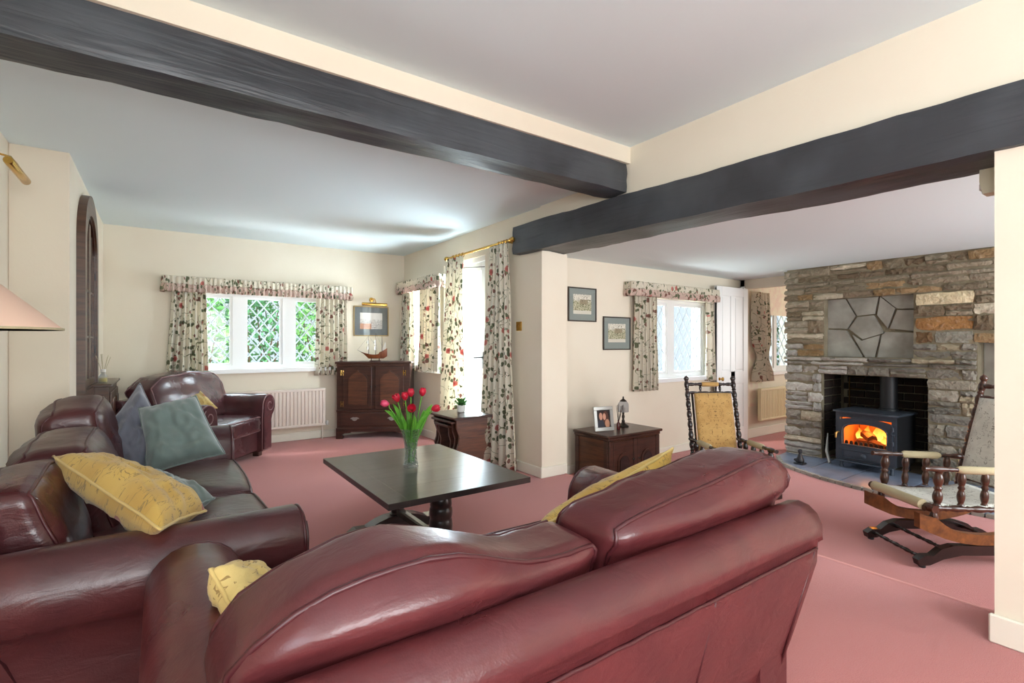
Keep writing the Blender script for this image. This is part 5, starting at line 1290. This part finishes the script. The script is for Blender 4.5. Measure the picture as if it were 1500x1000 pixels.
for sy in (-1, 1):
    def half_o(hw_, z0, zt, sp_, m0): return [(sy * m0, z0), (sy * hw_, z0)] + [(sy * hw_ * math.cos(PI * k / 20), sp_ + (zt - sp_) * math.sin(PI * k / 20)) for k in range(0, 11) if hw_ * math.cos(PI * k / 20) > m0 + .004] + [(sy * m0, sp_ + (zt - sp_) * math.sin(math.acos(min(1, m0 / hw_))))]
    ho, hi = half_o(.343, .072, 1.358, 1.09, .003), half_o(.30, .12, 1.30, 1.07, .045)
    d = arch_frame(ho[:len(hi)] if len(ho) > len(hi) else ho, hi[:len(ho)], .012, .034, 'door', MT['oak_brown'], ac) if len(ho) == len(hi) else M().box(.012, .034, min(sy * .003, sy * .05), max(sy * .003, sy * .05), .075, 1.32).box(.012, .034, min(sy * .30, sy * .34), max(sy * .30, sy * .34), .075, 1.12).box(.012, .034, min(sy * .05, sy * .30), max(sy * .05, sy * .30), .075, .13).build('door', MT['oak_brown'], ac, loc=(0, 0, 0), smooth=0)
    B(.018, .022, min(sy * .04, sy * .305), max(sy * .04, sy * .305), .12, 1.12).build('pane', MT['pic_glass'], d, loc=(0, 0, 0), smooth=0)
    for z in (.45, .80): B(.016, .030, min(sy * .04, sy * .305), max(sy * .04, sy * .305), z - .008, z + .008).build('glazing_bar', MT['oak_brown'], d, loc=(0, 0, 0), smooth=0)
    B(.016, .030, sy * .172 - .007, sy * .172 + .007, .13, 1.25).build('glazing_bar', MT['oak_brown'], d, loc=(0, 0, 0), smooth=0)
    for z in (.35, .95): B(.03, .04, sy * .338 - .01, sy * .338 + .01, z - .03, z + .03, .003).build('hinge', MT['iron'], d, loc=(0, 0, 0), smooth=0)
sc_ = thing('small_cabinet', 'small dark wooden cabinet with a reed diffuser under the arched cupboard', 'cabinet', (XN + .02, 5.62, 0))
B(0, .12, -.46, .40, 0, .85).build('body', MT['oak_brown'], sc_, loc=(0, 0, 0), smooth=0)
B(-.0, .145, -.485, .42, .85, .872, .005).build('top', MT['oak_brown'], sc_, loc=(0, 0, 0), smooth=0)
for y0, y1 in ((-.42, -.04), (-.02, .36)):
    d = B(.12, .134, y0, y1, .10, .80, .004).build('door', MT['oak_brown'], sc_, loc=(0, 0, 0), smooth=0)
    B(.133, .142, y0 + .06, y1 - .06, .16, .74, .005).build('panel', MT['oak_red'], d, loc=(0, 0, 0), smooth=0)
    M().lathe([(.006, 0), (.005, .01), (.01, .016), (0, .024)], 10, (.134, (y1 - .03) if y0 < -.1 else (y0 + .03), .5), (1, 0, 0)).build('knob', MT['brass_dull'], d, loc=(0, 0, 0))
rd = thing('reed_diffuser', 'clear reed diffuser with pale reeds on the small cabinet under the arched cupboard', 'reed diffuser', (XN + .085, 5.42, .8725))
M().lathe([(.024, 0), (.030, .006), (.030, .05), (.016, .075), (.015, .10), (.012, .10), (.013, .074), (.026, .05), (.026, .01), (0, .008)], 18).build('bottle', MT['lampglass'], rd, loc=(0, 0, 0), smooth=50)
M().lathe([(0, .009), (.025, .011), (.0255, .04), (0, .04)], 16).build('oil', plain('amber_oil', S(200, 176, 80), .2), rd, loc=(0, 0, 0), smooth=50)
M().lathe([(.019, .088), (.019, .112), (.012, .112)], 14).build('cap', MT['porcelain'], rd, loc=(0, 0, 0), smooth=50)
for k in range(7):
    a = k * .9; M().tube([(0, 0, .06), (.05 * math.cos(a), .05 * math.sin(a), .215 + .012 * (k % 3))], .002, 5).build('reed', MT['cloth_cream'], rd, loc=(0, 0, 0))
lp = thing('floor_lamp', 'peach coolie-shade floor lamp behind the left-wall sofa', 'lamp', (-.685, 2.56, 0))
M().lathe([(.065, 0), (.068, .01), (.05, .02), (.018, .03), (.012, .05)], 20).build('base', MT['brass'], lp, loc=(0, 0, 0), smooth=40)
M().tube([(0, 0, .04), (0, 0, 1.20)], .01, 10).build('pole', MT['brass'], lp, loc=(0, 0, 0))
sx_, sy_ = .173, -.12
M().tube([(0, 0, 1.18), (.06, -.04, 1.22), (sx_, sy_, 1.24), (sx_, sy_, 1.37)], .007, 8).build('arm', MT['brass'], lp, loc=(0, 0, 0))
sh = M().lathe([(.222, 1.252), (.06, 1.405), (.058, 1.405), (.220, 1.250)], 40, (sx_, sy_, 0)).build('shade', MT['peach'], lp, loc=(0, 0, 0), smooth=50)
M().lathe([(.224, 1.248), (.224, 1.256), (.218, 1.256), (.218, 1.248)], 40, (sx_, sy_, 0)).build('rim', MT['cloth_cream'], sh, loc=(0, 0, 0), smooth=30)
M().lathe([(0, 1.27), (.03, 1.29), (.034, 1.32), (.014, 1.355), (.012, 1.37)], 14, (sx_, sy_, 0)).build('bulb', MT['porcelain'], lp, loc=(0, 0, 0), smooth=60)

# ------------------------------------------------------------------ garden outside the windows
struct(B(-8, 16, 6.95, 24, -.6, -.25).box(3.1, 16, 4.14, 6.95, -.6, -.25), 'ground_garden', MT['grass'])
random.seed(9)
def shrub(label, x, y, r, h, nleaf, mat, z0=-.25):
    t = thing('garden_shrub', label, 'shrub', (x, y, z0), 0, 'garden shrubs')
    m = M(); vs = []; fs = []
    for k in range(nleaf):
        a = random.uniform(0, 2 * PI); zz = random.uniform(.12, 1) ** .8; rr = r * (1 - .55 * zz ** 2.2) * math.sqrt(random.uniform(.25, 1))
        c = Vector((rr * math.cos(a), rr * math.sin(a), h * zz)); d = Vector((random.gauss(0, 1), random.gauss(0, 1), random.gauss(.2, .7))).normalized()
        s = d.orthogonal().normalized(); s.rotate(Matrix.Rotation(random.uniform(0, 6), 3, d)); L_ = random.uniform(.06, .12); w_ = L_ * .32; n_ = d.cross(s)
        o = len(vs); vs += [c - d * L_ * .5, c + s * w_ + n_ * .01, c + d * L_ * .5, c - s * w_ + n_ * .01]; fs.append((o, o + 1, o + 2, o + 3))
    m.add(vs, fs); m.build('foliage', mat, t, loc=(0, 0, 0), smooth=0, normals=False)
    for k in range(5):
        a = k * 1.26; M().tube([(.02 * math.cos(a), .02 * math.sin(a), 0), (r * .25 * math.cos(a), r * .25 * math.sin(a), h * .45), (r * .5 * math.cos(a + .3), r * .5 * math.sin(a + .3), h * .85)], [.02, .014, .006], 6).build('stem', MT['bark'], t, loc=(0, 0, 0))
shrub('bright green shrub outside the left light of the far window', .35, 8.1, .75, 2.3, 1200, MT['leaf_a'])
shrub('dark green shrub outside the middle light of the far window', 1.25, 8.5, .8, 2.5, 1500, MT['leaf_b'])
shrub('light green shrub outside the right light of the far window', 2.15, 8.2, .75, 2.4, 1200, MT['leaf_a'])
shrub('green bush low outside the snug lattice window', 6.1, 5.3, .5, 1.2, 800, MT['leaf_a'])
shrub('tall green shrub standing further off in the garden behind the far window', 1.9, 10.2, 1.4, 2.8, 1800, MT['leaf_a'])
shrub('green shrub further off outside the window beyond the white door', 10.6, 5.6, .8, 1.9, 900, MT['leaf_b'])
